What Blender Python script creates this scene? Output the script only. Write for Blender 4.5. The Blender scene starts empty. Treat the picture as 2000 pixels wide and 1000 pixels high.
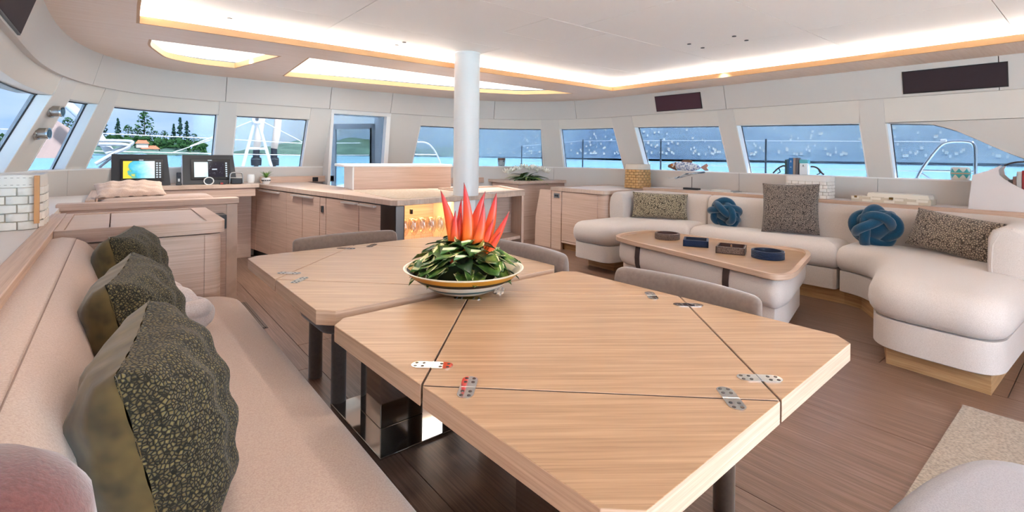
import bpy, bmesh, math, random
from mathutils import Vector, Matrix, Euler
random.seed(7)
SC = bpy.context.scene
COL = SC.collection
PI = math.pi

# ------------------------------------------------------------------ camera
cam_d = bpy.data.cameras.new('camera')
cam_d.sensor_fit = 'HORIZONTAL'; cam_d.sensor_width = 36.0
cam_d.lens = 36.0 * 957.0 / 2000.0
cam_d.shift_y = -0.0975
cam_d.clip_start = 0.05; cam_d.clip_end = 20000
cam = bpy.data.objects.new('camera', cam_d); COL.objects.link(cam)
YAW = math.radians(39.0)
cam.matrix_world = (Matrix.Translation((0, 0, 1.267)) @ Matrix.Rotation(-YAW, 4, 'Z')
                    @ Matrix.Rotation(PI / 2, 4, 'X') @ Matrix.Rotation(0.0117, 4, 'Z'))
SC.camera = cam

# ------------------------------------------------------------------ sky, sun, exposure
SC.view_settings.view_transform = 'Standard'
SC.view_settings.look = 'None'
SC.view_settings.gamma = 1.0
SC.view_settings.use_curve_mapping = False
SC.view_settings.exposure = 2.35
SPOT_K = 0.36
HAZE = 0.0032

world = bpy.data.worlds.new('tropical_sky'); SC.world = world
world.use_nodes = True
wn, wl = world.node_tree.nodes, world.node_tree.links
wn.clear()
w_out = wn.new('ShaderNodeOutputWorld'); w_bg = wn.new('ShaderNodeBackground')
w_tc = wn.new('ShaderNodeTexCoord'); w_map = wn.new('ShaderNodeMapping')
w_map.inputs['Scale'].default_value = (1.6, 1.6, 7.0)
w_no = wn.new('ShaderNodeTexNoise'); w_no.inputs['Scale'].default_value = 2.2
w_no.inputs['Detail'].default_value = 6.0; w_no.inputs['Roughness'].default_value = 0.6
w_rp = wn.new('ShaderNodeValToRGB')
w_rp.color_ramp.elements[0].position = 0.36; w_rp.color_ramp.elements[0].color = (0.46, 0.66, 1.0, 1)
w_rp.color_ramp.elements[1].position = 0.66; w_rp.color_ramp.elements[1].color = (0.80, 0.90, 1.0, 1)
wl.new(w_tc.outputs['Generated'], w_map.inputs['Vector']); wl.new(w_map.outputs[0], w_no.inputs['Vector'])
wl.new(w_no.outputs['Fac'], w_rp.inputs[0]); wl.new(w_rp.outputs[0], w_bg.inputs['Color'])
w_bg.inputs['Strength'].default_value = 2.1
wl.new(w_bg.outputs[0], w_out.inputs['Surface'])

sun_d = bpy.data.lights.new('sun', 'SUN'); sun_d.energy = 14.0; sun_d.angle = math.radians(3)
sun_d.color = (1.0, 0.985, 0.97)
sun = bpy.data.objects.new('sun', sun_d); COL.objects.link(sun)
sun.rotation_euler = (math.radians(34), math.radians(6), 0)

try:
    SC.cycles.use_denoising = True
    SC.cycles.max_bounces = 8
    SC.cycles.diffuse_bounces = 5
    SC.cycles.transparent_max_bounces = 24
    SC.cycles.sample_clamp_indirect = 6.0
    SC.cycles.volume_bounces = 1
    SC.cycles.caustics_reflective = False
    SC.cycles.caustics_refractive = False
except Exception:
    pass

# ------------------------------------------------------------------ materials
def lin(c):
    if isinstance(c, str):
        c = tuple(int(c[i:i + 2], 16) / 255 for i in (0, 2, 4))
    return tuple(((v / 12.92) if v <= 0.04045 else ((v + 0.055) / 1.055) ** 2.4) for v in c[:3])
MATS = {}
def mat(name, col='808080', rough=0.5, metal=0.0, spec=0.5, **kw):
    if name in MATS: return MATS[name]
    m = bpy.data.materials.new(name); m.use_nodes = True
    b = m.node_tree.nodes['Principled BSDF']
    b.inputs['Base Color'].default_value = (*lin(col), 1)
    b.inputs['Roughness'].default_value = rough
    b.inputs['Metallic'].default_value = metal
    b.inputs['Specular IOR Level'].default_value = spec
    for k, v in kw.items():
        b.inputs[k.replace('_', ' ')].default_value = v
    MATS[name] = m
    return m
def nodes(m):
    return m.node_tree.nodes, m.node_tree.links, m.node_tree.nodes['Principled BSDF']
def coords(m, scale=(1, 1, 1), rot=(0, 0, 0), kind='Object'):
    n, l, b = nodes(m)
    tc = n.new('ShaderNodeTexCoord'); mp = n.new('ShaderNodeMapping')
    mp.inputs['Scale'].default_value = scale; mp.inputs['Rotation'].default_value = rot
    src = tc.outputs[kind]
    if any(rot):
        mp.inputs['Rotation'].default_value = (0, 0, 0)
        mr = n.new('ShaderNodeMapping'); mr.inputs['Rotation'].default_value = rot
        l.new(src, mr.inputs['Vector']); src = mr.outputs[0]
    l.new(src, mp.inputs['Vector'])
    return mp.outputs[0]
def ramp(m, src, stops):
    n, l, b = nodes(m)
    r = n.new('ShaderNodeValToRGB')
    e = r.color_ramp.elements
    while len(e) < len(stops): e.new(0.5)
    for k, (p, c) in enumerate(stops):
        e[k].position = p; e[k].color = (*lin(c), 1)
    l.new(src, r.inputs[0])
    return r.outputs[0]
def noise(m, vec, scale=5, detail=3, rough=0.5, dist=0.0):
    n, l, b = nodes(m)
    t = n.new('ShaderNodeTexNoise')
    t.inputs['Scale'].default_value = scale; t.inputs['Detail'].default_value = detail
    t.inputs['Roughness'].default_value = rough; t.inputs['Distortion'].default_value = dist
    if vec is not None: l.new(vec, t.inputs['Vector'])
    return t.outputs['Fac']
def bump(m, src, strength=0.2, dist=0.002):
    n, l, b = nodes(m)
    bp = n.new('ShaderNodeBump'); bp.inputs['Strength'].default_value = strength
    bp.inputs['Distance'].default_value = dist
    l.new(src, bp.inputs['Height']); l.new(bp.outputs[0], b.inputs['Normal'])
def wood(name, dark, mid, light, scale, rot=(0, 0, 0), rough=0.42, bstr=0.15):
    """open-pored oak: broad bands plus fine dark pores, both drawn out along the grain"""
    m = mat(name, mid, rough)
    n, l, b = nodes(m)
    v = coords(m, scale, rot)
    f1 = noise(m, v, 0.8, 3, 0.55, 0.35)
    c1 = ramp(m, f1, [(0.30, dark), (0.50, mid), (0.70, light)])
    big = max(scale)
    v2 = coords(m, tuple(q * (4.2 if q == big else 1.5) for q in scale), rot)
    f2 = noise(m, v2, 1.0, 3, 0.6, 0.1)
    c2 = ramp(m, f2, [(0.34, dark), (0.50, 'ffffff'), (1.0, 'ffffff')])
    mx = n.new('ShaderNodeMix'); mx.data_type = 'RGBA'; mx.blend_type = 'MULTIPLY'
    mx.inputs[0].default_value = 0.30
    l.new(c1, mx.inputs[6]); l.new(c2, mx.inputs[7]); l.new(mx.outputs[2], b.inputs['Base Color'])
    bump(m, f2, bstr, 0.001)
    return m
def fabric(name, c1, c2, scale=260, rough=0.9, bstr=0.35, sheen=0.25):
    m = mat(name, c1, rough, spec=0.2)
    n, l, b = nodes(m)
    v = coords(m)
    f = noise(m, v, scale, 2, 0.6)
    l.new(ramp(m, f, [(0.3, c2), (0.65, c1)]), b.inputs['Base Color'])
    b.inputs['Sheen Weight'].default_value = sheen
    bump(m, f, bstr, 0.0015)
    return m

# ------------------------------------------------------------------ geometry helpers
class MB:
    """collects faces; build() links them as one mesh object"""
    def __init__(self):
        self.v = []; self.f = []; self.mi = []
    def add(self, vs, fs, mi=0):
        o = len(self.v)
        self.v += [tuple(p) for p in vs]
        self.f += [tuple(i + o for i in q) for q in fs]
        self.mi += [mi] * len(fs)
        return self
    def box(self, x0, x1, y0, y1, z0, z1, mi=0):
        return self.add([(x0, y0, z0), (x1, y0, z0), (x1, y1, z0), (x0, y1, z0), (x0, y0, z1), (x1, y0, z1), (x1, y1, z1), (x0, y1, z1)],
                        [(0, 3, 2, 1), (4, 5, 6, 7), (0, 1, 5, 4), (1, 2, 6, 5), (2, 3, 7, 6), (3, 0, 4, 7)], mi)
    def obox(self, c, size, rot=(0, 0, 0), mi=0):
        M = Euler(rot).to_matrix(); c = Vector(c)
        vs = []
        for z in (-.5, .5):
            for x, y in ((-.5, -.5), (.5, -.5), (.5, .5), (-.5, .5)):
                vs.append(c + M @ Vector((x * size[0], y * size[1], z * size[2])))
        return self.add(vs, [(0, 3, 2, 1), (4, 5, 6, 7), (0, 1, 5, 4), (1, 2, 6, 5), (2, 3, 7, 6), (3, 0, 4, 7)], mi)
    def prism(self, poly, z0, z1, mi=0, side=None):
        n = len(poly)
        if sum(poly[i][0] * poly[(i + 1) % n][1] - poly[(i + 1) % n][0] * poly[i][1] for i in range(n)) < 0:
            poly = poly[::-1]
        vs = [(p[0], p[1], z0) for p in poly] + [(p[0], p[1], z1) for p in poly]
        fs = [tuple(range(n - 1, -1, -1)), tuple(range(n, 2 * n))]
        self.add(vs, fs, mi)
        o = len(self.v) - 2 * n
        for i in range(n):
            self.f.append((o + i, o + (i + 1) % n, o + (i + 1) % n + n, o + i + n)); self.mi.append(mi if side is None else side)
        return self
    def rings(self, rings, close=True, cap0=True, cap1=True, mi=0):
        n = len(rings[0]); vs = [p for r in rings for p in r]; fs = []
        for k in range(len(rings) - 1):
            for i in range(n if close else n - 1):
                j = (i + 1) % n
                fs.append((k * n + i, k * n + j, (k + 1) * n + j, (k + 1) * n + i))
        if cap0: fs.append(tuple(range(n - 1, -1, -1)))
        if cap1: fs.append(tuple((len(rings) - 1) * n + i for i in range(n)))
        return self.add(vs, fs, mi)
    def lathe(self, prof, c=(0, 0, 0), n=24, mi=0, cap0=True, cap1=True):
        R = [[(c[0] + r * math.cos(2 * PI * i / n), c[1] + r * math.sin(2 * PI * i / n), c[2] + z) for i in range(n)] for r, z in prof]
        return self.rings(R, True, cap0, cap1, mi)
    def tube(self, pts, rad, n=8, closed=False, mi=0, up=(0, 0, 1)):
        pts = [Vector(p) for p in pts]; m = len(pts); R = []
        prev = None
        for i, p in enumerate(pts):
            if closed: t = pts[(i + 1) % m] - pts[i - 1]
            else: t = pts[min(i + 1, m - 1)] - pts[max(i - 1, 0)]
            t.normalize()
            if prev is None:
                a = Vector(up) if abs(t.dot(Vector(up))) < .95 else Vector((1, 0, 0))
                nx = a.cross(t).normalized()
            else:
                nx = (prev - t * prev.dot(t)).normalized()
            prev = nx; ny = t.cross(nx)
            r = rad[i] if isinstance(rad, (list, tuple)) else rad
            R.append([p + (nx * math.cos(2 * PI * k / n) + ny * math.sin(2 * PI * k / n)) * r for k in range(n)])
        if closed:
            # align the last ring with the first
            best = min(range(n), key=lambda s: sum((R[0][k] - R[-1][(k + s) % n]).length for k in range(n)))
            o = len(self.v)
            self.rings(R, True, False, False, mi)
            b = o + (m - 1) * n
            for k in range(n):
                self.f.append((b + (k + best) % n, b + (k + 1 + best) % n, o + (k + 1) % n, o + k)); self.mi.append(mi)
            return self
        return self.rings(R, True, True, True, mi)
    def cyl(self, a, b, r, n=12, mi=0):
        return self.tube([a, b], r, n, mi=mi)
    def grid(self, P, mi=0, closed_u=False):
        nu = len(P); nv = len(P[0])
        vs = [p for r in P for p in r]; fs = []
        for i in range(nu if closed_u else nu - 1):
            for j in range(nv - 1):
                a = (i + 1) % nu
                fs.append((i * nv + j, a * nv + j, a * nv + j + 1, i * nv + j + 1))
        return self.add(vs, fs, mi)
    def mesh(self, name):
        me = bpy.data.meshes.new(name)
        me.from_pydata(self.v, [], self.f)
        me.update()
        bm = bmesh.new(); bm.from_mesh(me)
        bmesh.ops.recalc_face_normals(bm, faces=bm.faces)
        bm.to_mesh(me); bm.free()
        return me
    def build(self, name, m, parent=None, bevel=0, seg=2, smooth=False, subsurf=0, auto=None, solid=0):
        off = wloc(parent) if parent is not None else Vector((0, 0, 0))
        self.v = [tuple(Vector(p) - off) for p in self.v]
        me = self.mesh(name)
        ms = m if isinstance(m, (list, tuple)) else [m]
        for x in ms: me.materials.append(x)
        if len(ms) > 1:
            me.polygons.foreach_set('material_index', self.mi)
        o = bpy.data.objects.new(name, me); COL.objects.link(o)
        if parent is not None: o.parent = parent
        if smooth or bevel or subsurf:
            me.polygons.foreach_set('use_smooth', [True] * len(me.polygons))
        if smooth and auto is not None:
            me.set_sharp_from_angle(angle=math.radians(auto))
        if solid:
            s = o.modifiers.new('solid', 'SOLIDIFY'); s.thickness = solid; s.offset = 0
        if bevel:
            b = o.modifiers.new('bevel', 'BEVEL'); b.width = bevel; b.segments = seg
            b.limit_method = 'ANGLE'; b.angle_limit = math.radians(40); b.harden_normals = True
        if subsurf:
            s = o.modifiers.new('sub', 'SUBSURF'); s.levels = subsurf; s.render_levels = subsurf
        return o
def wloc(o):
    v = Vector((0, 0, 0))
    while o is not None:
        v += o.location; o = o.parent
    return v
def tag(o, label=None, cat=None, group=None, kind=None):
    if label: o['label'] = label
    if cat: o['category'] = cat
    if group: o['group'] = group
    if kind: o['kind'] = kind
    return o
def thing(name, label, cat, loc=(0, 0, 0), rz=0, group=None):
    o = bpy.data.objects.new(name, None); COL.objects.link(o)
    o.empty_display_size = 0.05
    o.location = loc; o.rotation_euler = (0, 0, rz)
    return tag(o, label, cat, group)
def struct(name, label=None, loc=(0, 0, 0)):
    o = bpy.data.objects.new(name, None); COL.objects.link(o); o.location = loc
    o.empty_display_size = 0.05
    return tag(o, label, None, None, 'structure')
def dup_mesh(o, parent, loc=None, rot=None, scale=None):
    c = o.copy(); COL.objects.link(c); c.parent = parent
    if loc is not None: c.location = loc
    if rot is not None: c.rotation_euler = rot
    if scale is not None: c.scale = scale
    return c
def dup_tree(root, loc, rz=0, label=None):
    r = root.copy(); COL.objects.link(r); r.location = loc; r.rotation_euler = (0, 0, rz)
    if label: r['label'] = label
    for ch in list(root.children):
        c = ch.copy(); COL.objects.link(c); c.parent = r
        for g in list(ch.children):
            d = g.copy(); COL.objects.link(d); d.parent = c
    return r
def plate(name, outer, holes, z0, z1, m, parent=None):
    """flat slab with holes"""
    cu = bpy.data.curves.new(name, 'CURVE'); cu.dimensions = '2D'; cu.fill_mode = 'BOTH'
    cu.extrude = (z1 - z0) / 2
    for poly in [outer] + holes:
        sp = cu.splines.new('POLY'); sp.points.add(len(poly) - 1)
        for p, q in zip(sp.points, poly): p.co = (q[0], q[1], 0, 1)
        sp.use_cyclic_u = True
    tmp = bpy.data.objects.new('tmp_plate', cu); COL.objects.link(tmp)
    dg = bpy.context.evaluated_depsgraph_get()
    me = bpy.data.meshes.new_from_object(tmp.evaluated_get(dg))
    bpy.data.objects.remove(tmp); bpy.data.curves.remove(cu)
    off = wloc(parent) if parent is not None else Vector((0, 0, 0))
    for v in me.vertices: v.co += Vector((0, 0, (z0 + z1) / 2)) - off
    me.name = name
    o = bpy.data.objects.new(name, me); COL.objects.link(o)
    me.materials.clear(); me.materials.append(m)
    if parent is not None: o.parent = parent
    return o
def resample(poly, step, closed=True):
    P = [Vector((p[0], p[1])) for p in poly]
    if closed: P = P + [P[0]]
    L = [0]
    for a, b in zip(P, P[1:]): L.append(L[-1] + (b - a).length)
    n = max(3, int(L[-1] / step)); out = []; j = 0
    for i in range(n if closed else n + 1):
        s = L[-1] * i / n
        while j < len(L) - 2 and L[j + 1] < s: j += 1
        t = (s - L[j]) / max(1e-9, L[j + 1] - L[j])
        q = P[j].lerp(P[j + 1], min(1, t)); out.append((q.x, q.y))
    return out
def chaikin(poly, it=2, closed=True):
    for _ in range(it):
        o = []
        n = len(poly)
        rng = range(n) if closed else range(n - 1)
        if not closed: o.append(poly[0])
        for i in rng:
            a = poly[i]; b = poly[(i + 1) % n]
            o.append(tuple(.75 * x + .25 * y for x, y in zip(a, b))); o.append(tuple(.25 * x + .75 * y for x, y in zip(a, b)))
        if not closed: o.append(poly[-1])
        poly = o
    return poly
def round_poly(poly, r, n=6):
    """fillet every corner of a polygon; r may be a list"""
    out = []; m = len(poly)
    for i in range(m):
        p0 = Vector(poly[i - 1]); p = Vector(poly[i]); p1 = Vector(poly[(i + 1) % m])
        rr = r[i] if isinstance(r, (list, tuple)) else r
        a = (p0 - p); b = (p1 - p)
        if rr <= 0: out.append(tuple(p)); continue
        d = min(rr, a.length * .49, b.length * .49)
        A = p + a.normalized() * d; B = p + b.normalized() * d
        for k in range(n + 1):
            t = k / n
            q = A * (1 - t) ** 2 + p * 2 * t * (1 - t) + B * t * t
            out.append((q.x, q.y))
    return out
def inset(poly, d):
    """offset a dense outline; points that would fold over collapse onto their valid neighbours"""
    n = len(poly); out = []
    A = sum(poly[i][0] * poly[(i + 1) % n][1] - poly[(i + 1) % n][0] * poly[i][1] for i in range(n))
    sg = 1 if A > 0 else -1
    for i in range(n):
        a = poly[i - 1]; b = poly[(i + 1) % n]
        tx, ty = b[0] - a[0], b[1] - a[1]; l = math.hypot(tx, ty) or 1
        out.append((poly[i][0] - ty / l * d * sg, poly[i][1] + tx / l * d * sg))
    if abs(d) < 1e-6: return out
    lim = (abs(d) * .985) ** 2
    ok = [min((p[0] - q[0]) ** 2 + (p[1] - q[1]) ** 2 for q in poly) > lim for p in out]
    if all(ok) or not any(ok): return out
    res = list(out)
    for i in range(n):
        if ok[i]: continue
        for k in range(1, n):
            if ok[(i + k) % n]: hi = k; break
        for k in range(1, n):
            if ok[(i - k) % n]: lo = k; break
        p, q = out[(i - lo) % n], out[(i + hi) % n]; t = lo / (lo + hi)
        res[i] = (p[0] + (q[0] - p[0]) * t, p[1] + (q[1] - p[1]) * t)
    return res
def pad(outline, levels, mb=None, step=0.03, dome=0.0):
    """upholstered slab: levels = [(inset, z)...]"""
    mb = mb or MB()
    P = resample(outline, step)
    R = []
    for d, z in levels:
        R.append([(x, y, z) for x, y in (inset(P, d) if d else P)])
    mb.rings(R, True, True, True)
    return mb
# ------------------------------------------------------------------ material library
OAK = wood('oak_fronts', 'c0a28f', 'cbad9a', 'd5b9a8', (2.0, 2.0, 120), rough=0.5)
OAK_TOP = wood('oak_tops', 'c4aa97', 'cfb5a2', 'd8c1b0', (4, 120, 4), rough=0.4)
OAK_Y = wood('oak_along_side', 'bb9a84', 'c6a690', 'cfb19c', (120, 2.5, 120), rough=0.45)
OAK_TABLE = wood('oak_table', '9a7a5c', 'a98768', 'b89878', (3.0, 110, 3.0), (0, 0, math.radians(39)), rough=0.36)
OAK_EDGE = wood('oak_table_edge', 'b99a83', 'c6a890', 'd2b6a0', (3, 3, 150), rough=0.45)
OAK_PALE = wood('oak_ceiling_border', 'e5cfbf', 'ead6c7', 'eedccf', (3, 60, 3), rough=0.5, bstr=0.05)
OAK_LIP = mat('oak_lip', 'c29668', 0.5)
OAK_DARK = wood('oak_plinth', 'a67f55', 'bd9567', 'c9a478', (3, 3, 60), rough=0.5)
FLOORM = wood('floor_wood', '664c3c', '785b4a', '8a6e60', (120, 3.2, 10), rough=0.33, bstr=0.12)
CEIL = mat('ceiling_white', 'f5f3f1', 0.6)
n_, l_, b_ = nodes(CEIL)
bump(CEIL, noise(CEIL, coords(CEIL, (4, 60, 1)), 3, 2), 0.05, 0.001)
LEATHER = mat('wall_leatherette', 'cdc6c0', 0.6, spec=0.3)
bump(LEATHER, noise(LEATHER, coords(LEATHER, (1, 1, 1)), 180, 2), 0.1, 0.001)
BLINDM = mat('blind_cream', 'd9d1c8', 0.7, spec=0.2)
POSTM = mat('post_leatherette', 'd3ccc5', 0.6, spec=0.3)
WHITE = mat('white_lacquer', 'eeecea', 0.3)
COLUMN = mat('column_white', 'dedcda', 0.38)
BLACKM = mat('black_satin', '18171a', 0.4)
DARKGREY = mat('charcoal_panel', '2e2d30', 0.45)
GASKET = mat('window_gasket', '1b1b1d', 0.5)
CHROME = mat('polished_steel', 'd8d6d2', 0.06, 1.0)
STEEL = mat('brushed_steel', 'a9a5a0', 0.28, 1.0)
STEELDARK = mat('dark_steel', '55504e', 0.3, 1.0)
SPEAKER = mat('speaker_cloth', '33262b', 0.9)
bump(SPEAKER, noise(SPEAKER, coords(SPEAKER), 400, 1), 0.4, 0.001)
SOFA = fabric('sofa_linen', 'cfc4bc', 'bdb0a6', 300)
BENCH = fabric('bench_wool', 'bfa697', 'ad9283', 240)
TAUPE = fabric('taupe_velvet', '74635a', '6a5a51', 60, sheen=0.5, bstr=.1)
WALLW = mat('hull_white', 'e6e3e0', 0.4)
SHELFTOP = mat('shelf_top_cream', 'e0d3c8', 0.45)
STONE = mat('counter_stone', 'd6c7b2', 0.22)
n_, l_, b_ = nodes(STONE)
l_.new(ramp(STONE, noise(STONE, coords(STONE), 40, 4), [(0.35, 'c9b9a2'), (0.65, 'dccfbc')]), b_.inputs['Base Color'])

def glass_mat(name, tint, gloss=0.06):
    m = bpy.data.materials.new(name); m.use_nodes = True
    n, l = m.node_tree.nodes, m.node_tree.links
    n.clear()
    o = n.new('ShaderNodeOutputMaterial'); mx = n.new('ShaderNodeMixShader')
    t = n.new('ShaderNodeBsdfTransparent'); g = n.new('ShaderNodeBsdfGlossy')
    t.inputs['Color'].default_value = (*tint, 1); g.inputs['Roughness'].default_value = 0.02
    mx.inputs[0].default_value = gloss
    l.new(t.outputs[0], mx.inputs[1]); l.new(g.outputs[0], mx.inputs[2]); l.new(mx.outputs[0], o.inputs[0])
    MATS[name] = m
    return m
TINT = glass_mat('tinted_window_glass', (0.278, 0.298, 0.328), 0.004)
DOORGLASS = glass_mat('door_glass', (0.80, 0.84, 0.85), 0.004)
WINEGLASS = glass_mat('wine_glass', (0.95, 0.95, 0.95), 0.10)
def emit(name, col, s):
    m = bpy.data.materials.new(name); m.use_nodes = True
    n, l = m.node_tree.nodes, m.node_tree.links
    n.clear(); o = n.new('ShaderNodeOutputMaterial'); e = n.new('ShaderNodeEmission')
    e.inputs[0].default_value = (*lin(col), 1); e.inputs[1].default_value = s
    l.new(e.outputs[0], o.inputs[0]); MATS[name] = m
    return m
LED = emit('warm_led', 'fff0e0', 27.0)
LEDBAR = emit('bar_led', 'ffc070', 14.0)

# ------------------------------------------------------------------ the hull line the cabin walls follow
def hull_line():
    P = [(-.32, -2.4 + 6.3 * i / 12) for i in range(12)]
    n = 40
    def se(cx, cy, a, b, e, t0, t1):
        o = []
        for i in range(n + 1):
            t = t0 + (t1 - t0) * i / n
            c, s = math.cos(t), math.sin(t)
            o.append((cx + math.copysign(abs(c) ** (2 / e), c) * a, cy + abs(s) ** (2 / e) * b))
        return o
    P += se(1.0, 3.9, 1.32, 2.41, 2.7, PI, PI / 2)
    P += [(1.0 + 2.4 * i / 8, 6.31) for i in range(1, 8)]
    P += se(3.4, 4.5, 2.1, 1.81, 2.35, PI / 2, 0)
    P += [(5.5, 4.5 - 6.9 * i / 12) for i in range(1, 13)]
    L = [0]
    for a, b in zip(P, P[1:]): L.append(L[-1] + math.dist(a, b))
    N = 400; out = []; j = 0
    for i in range(N + 1):
        s = L[-1] * i / N
        while j < len(L) - 2 and L[j + 1] < s: j += 1
        t = (s - L[j]) / max(1e-9, L[j + 1] - L[j])
        out.append((P[j][0] + (P[j + 1][0] - P[j][0]) * t, P[j][1] + (P[j + 1][1] - P[j][1]) * t))
    return out, L[-1]
HL, HLEN = hull_line()
def hull(s, d=0.0):
    u = max(0, min(399.999, s / HLEN * 400)); i = int(u); t = u - i
    a, b = HL[i], HL[i + 1]
    p0, p1 = HL[max(0, i - 1)], HL[min(400, i + 2)]
    tx, ty = p1[0] - p0[0], p1[1] - p0[1]; l = math.hypot(tx, ty)
    return (a[0] + (b[0] - a[0]) * t - ty / l * d, a[1] + (b[1] - a[1]) * t + tx / l * d)
def ztop(s):
    return 1.70 if s < 14.9 else 1.70 - 0.08 * min(1, (s - 14.9) / 3.2)
def slab(s0, s1, prof, thick, mb=None, mi=0, step=0.09):
    """solid strip of wall between two stations; prof(s) -> [(d, z) top to bottom]"""
    mb = mb or MB()
    n = max(1, int(math.ceil((s1 - s0) / step))); R = []
    for i in range(n + 1):
        s = s0 + (s1 - s0) * i / n
        p = prof(s)
        ring = [(*hull(s, d), z) for d, z in p] + [(*hull(s, d + thick), z) for d, z in reversed(p)]
        R.append(ring)
    return mb.rings(R, True, True, True, mi)

S_END = HLEN
SIDES = [('wall_port', 0.0, 8.06), ('wall_fore', 8.06, 14.31), ('wall_starboard', 14.31, S_END)]
WALLS = {}
for nm, a, b in SIDES:
    WALLS[nm] = struct(nm)
def wall_of(s):
    for nm, a, b in SIDES:
        if a <= s < b: return WALLS[nm]
    return WALLS['wall_starboard']
# fascia panels under the ceiling
SEAMS = [0.0, 2.6, 5.2, 8.06, 9.41, 10.58, 11.42, 13.05, 14.31, 16.61, 18.9, S_END]
for a, b in zip(SEAMS, SEAMS[1:]):
    slab(a + .003, b - .003, lambda s: [(0, 2.135), (.08, 1.85)], .10).build('fascia_panel', LEATHER, wall_of((a + b) / 2), smooth=True, auto=30)
    slab(a, b, lambda s: [(.03, 2.125), (.1, 1.86)], .10).build('backing_panel', GASKET, wall_of((a + b) / 2))
# windows and the pillars between them
WIN = [(5.0, 7.62), (7.90, 8.29), (8.45, 9.36), (9.53, 10.36), (10.62, 11.45), (11.93, 13.76), (14.02, 14.87), (15.22, 16.48), (16.68, 17.92), (18.12, 20.0)]
DOOR = 4
edges = [0.0]
for a, b in WIN: edges += [a, b]
edges.append(S_END)
for k in range(0, len(edges), 2):
    a, b = edges[k], edges[k + 1]
    pan = [a] + [q for q in (2.6, 5.2) if a < q < b] + [b]
    for c, d in zip(pan, pan[1:]):
        slab(c, d, lambda s: [(.11, 1.85), (.17, ztop(s)), (.45, 1.09)], .11).build('window_pillar', POSTM, wall_of((c + d) / 2), smooth=True, auto=30)
# lower panels between sill and furniture
low = [0.0, 2.5, 5.0, 7.0, 8.3, 9.45, 10.62, None, 11.45, 12.55, 13.9, 15.0, 16.6, 18.0, 19.6, S_END]
for a, b in zip(low, low[1:]):
    if a is None or b is None: continue
    slab(a + .002, b - .002, lambda s: [(.43, 1.09), (.46, 0.0)], .10).build('lower_panel', LEATHER, wall_of((a + b) / 2), smooth=True, auto=30)
    slab(a, b, lambda s: [(.425, 1.098), (.425, 1.086)], .115).build('sill_ledge', WALLW, wall_of((a + b) / 2))
# the windows: blind box, white reveal, gasket, tinted pane
def zlow_curve(s):
    # the aftermost starboard window slopes down behind the sofa
    pts = [(18.12, 1.62), (18.45, 1.60), (18.6, 1.545), (18.75, 1.455), (18.9, 1.36), (19.05, 1.28), (19.3, 1.18), (19.55, 1.12), (20.0, 1.10)]
    for (a, za), (b, zb) in zip(pts, pts[1:]):
        if s <= b: return za + (zb - za) * max(0, (s - a)) / (b - a)
    return 1.10
for k, (a, b) in enumerate(WIN):
    if k == DOOR: continue
    wdw = struct('window_%d' % (k + 1 if k < DOOR else k))
    last = (k == len(WIN) - 1)
    slab(a, b, lambda s: [(.115, 1.85), (.175, ztop(s) + .005)], .20).build('blind_box', BLINDM, wdw, smooth=True, auto=30)
    if last:
        slab(a, b, lambda s: [(.17, ztop(s)), (.45 - .28 * (zlow_curve(s) - 1.09) / .55, zlow_curve(s))], .11, step=.05).build('curved_header', POSTM, wdw, smooth=True, auto=30)
    # white reveals on both jambs
    for q in (a, b):
        sg = 1 if q == a else -1
        lo, hi = sorted((q, q + sg * .012))
        slab(lo, hi, lambda s: [(.172, ztop(s)), (.447, 1.09)], .125).build('reveal', WALLW, wdw)
    # glass
    def gz(s):
        zt = zlow_curve(s) if last else ztop(s)
        return [(.10 + .45 - .28 * (zt + .01 - 1.09) / .61, zt + .01), (.55, 1.085)]
    slab(a + .005, b - .005, gz, .008, step=.05).build('glass_pane', TINT, wdw, smooth=True, auto=30)
    g = MB()
    for q in (a + .014, b - .014):
        p = gz(q); g.cyl((*hull(q, p[0][0] - .004), p[0][1]), (*hull(q, p[1][0] - .004), p[1][1]), .006, 6)
    nn = max(2, int((b - a) / .08))
    g.tube([(*hull(a + (b - a) * i / nn, gz(a + (b - a) * i / nn)[0][0] - .004), gz(a + (b - a) * i / nn)[0][1] - .012) for i in range(nn + 1)], .005, 6)
    g.build('gasket', GASKET, wdw)

# forward door: frame, opening with an added dimming pane and the leaf standing open outside
dr = struct('door_1')
a, b = WIN[DOOR]
slab(a, b, lambda s: [(.11, 1.85), (.13, 1.80)], .3).build('door_header', WALLW, dr)
for lo, hi in ((a, a + .035), (b - .06, b)):
    slab(lo, hi, lambda s: [(.13, 1.80), (.36, .0)], .42).build('door_jamb', WALLW, dr)
slab(a, b, lambda s: [(.30, .12), (.30, .0)], .25).build('door_threshold', WALLW, dr)
leaf = MB()
hx, hy = hull(b - .06, .52)
def leafpt(u, z): return (hx - u * .42, hy + u * .62, z)
fr = MB()
for (u0, u1, z0, z1) in ((0, 1, .1, .2), (0, 1, 1.64, 1.72), (0, .09, .1, 1.72), (.91, 1, .1, 1.72)):
    p = [leafpt(u0, z0), leafpt(u1, z0), leafpt(u1, z1), leafpt(u0, z1)]
    fr.add(p + [(x + .03, y + .025, z) for x, y, z in p], [(0, 1, 2, 3), (7, 6, 5, 4), (0, 4, 5, 1), (1, 5, 6, 2), (2, 6, 7, 3), (3, 7, 4, 0)])
lf = fr.build('door_leaf', WALLW, dr)
slab(a + .03, b - .055, lambda s: [(.22, 1.80), (.45, .12)], .008).build('dimming_pane', TINT, dr)  # tinted sheet added in the open doorway to darken the view through it
p = [leafpt(.05, .2), leafpt(.95, .2), leafpt(.95, 1.66), leafpt(.05, 1.66)]
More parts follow.
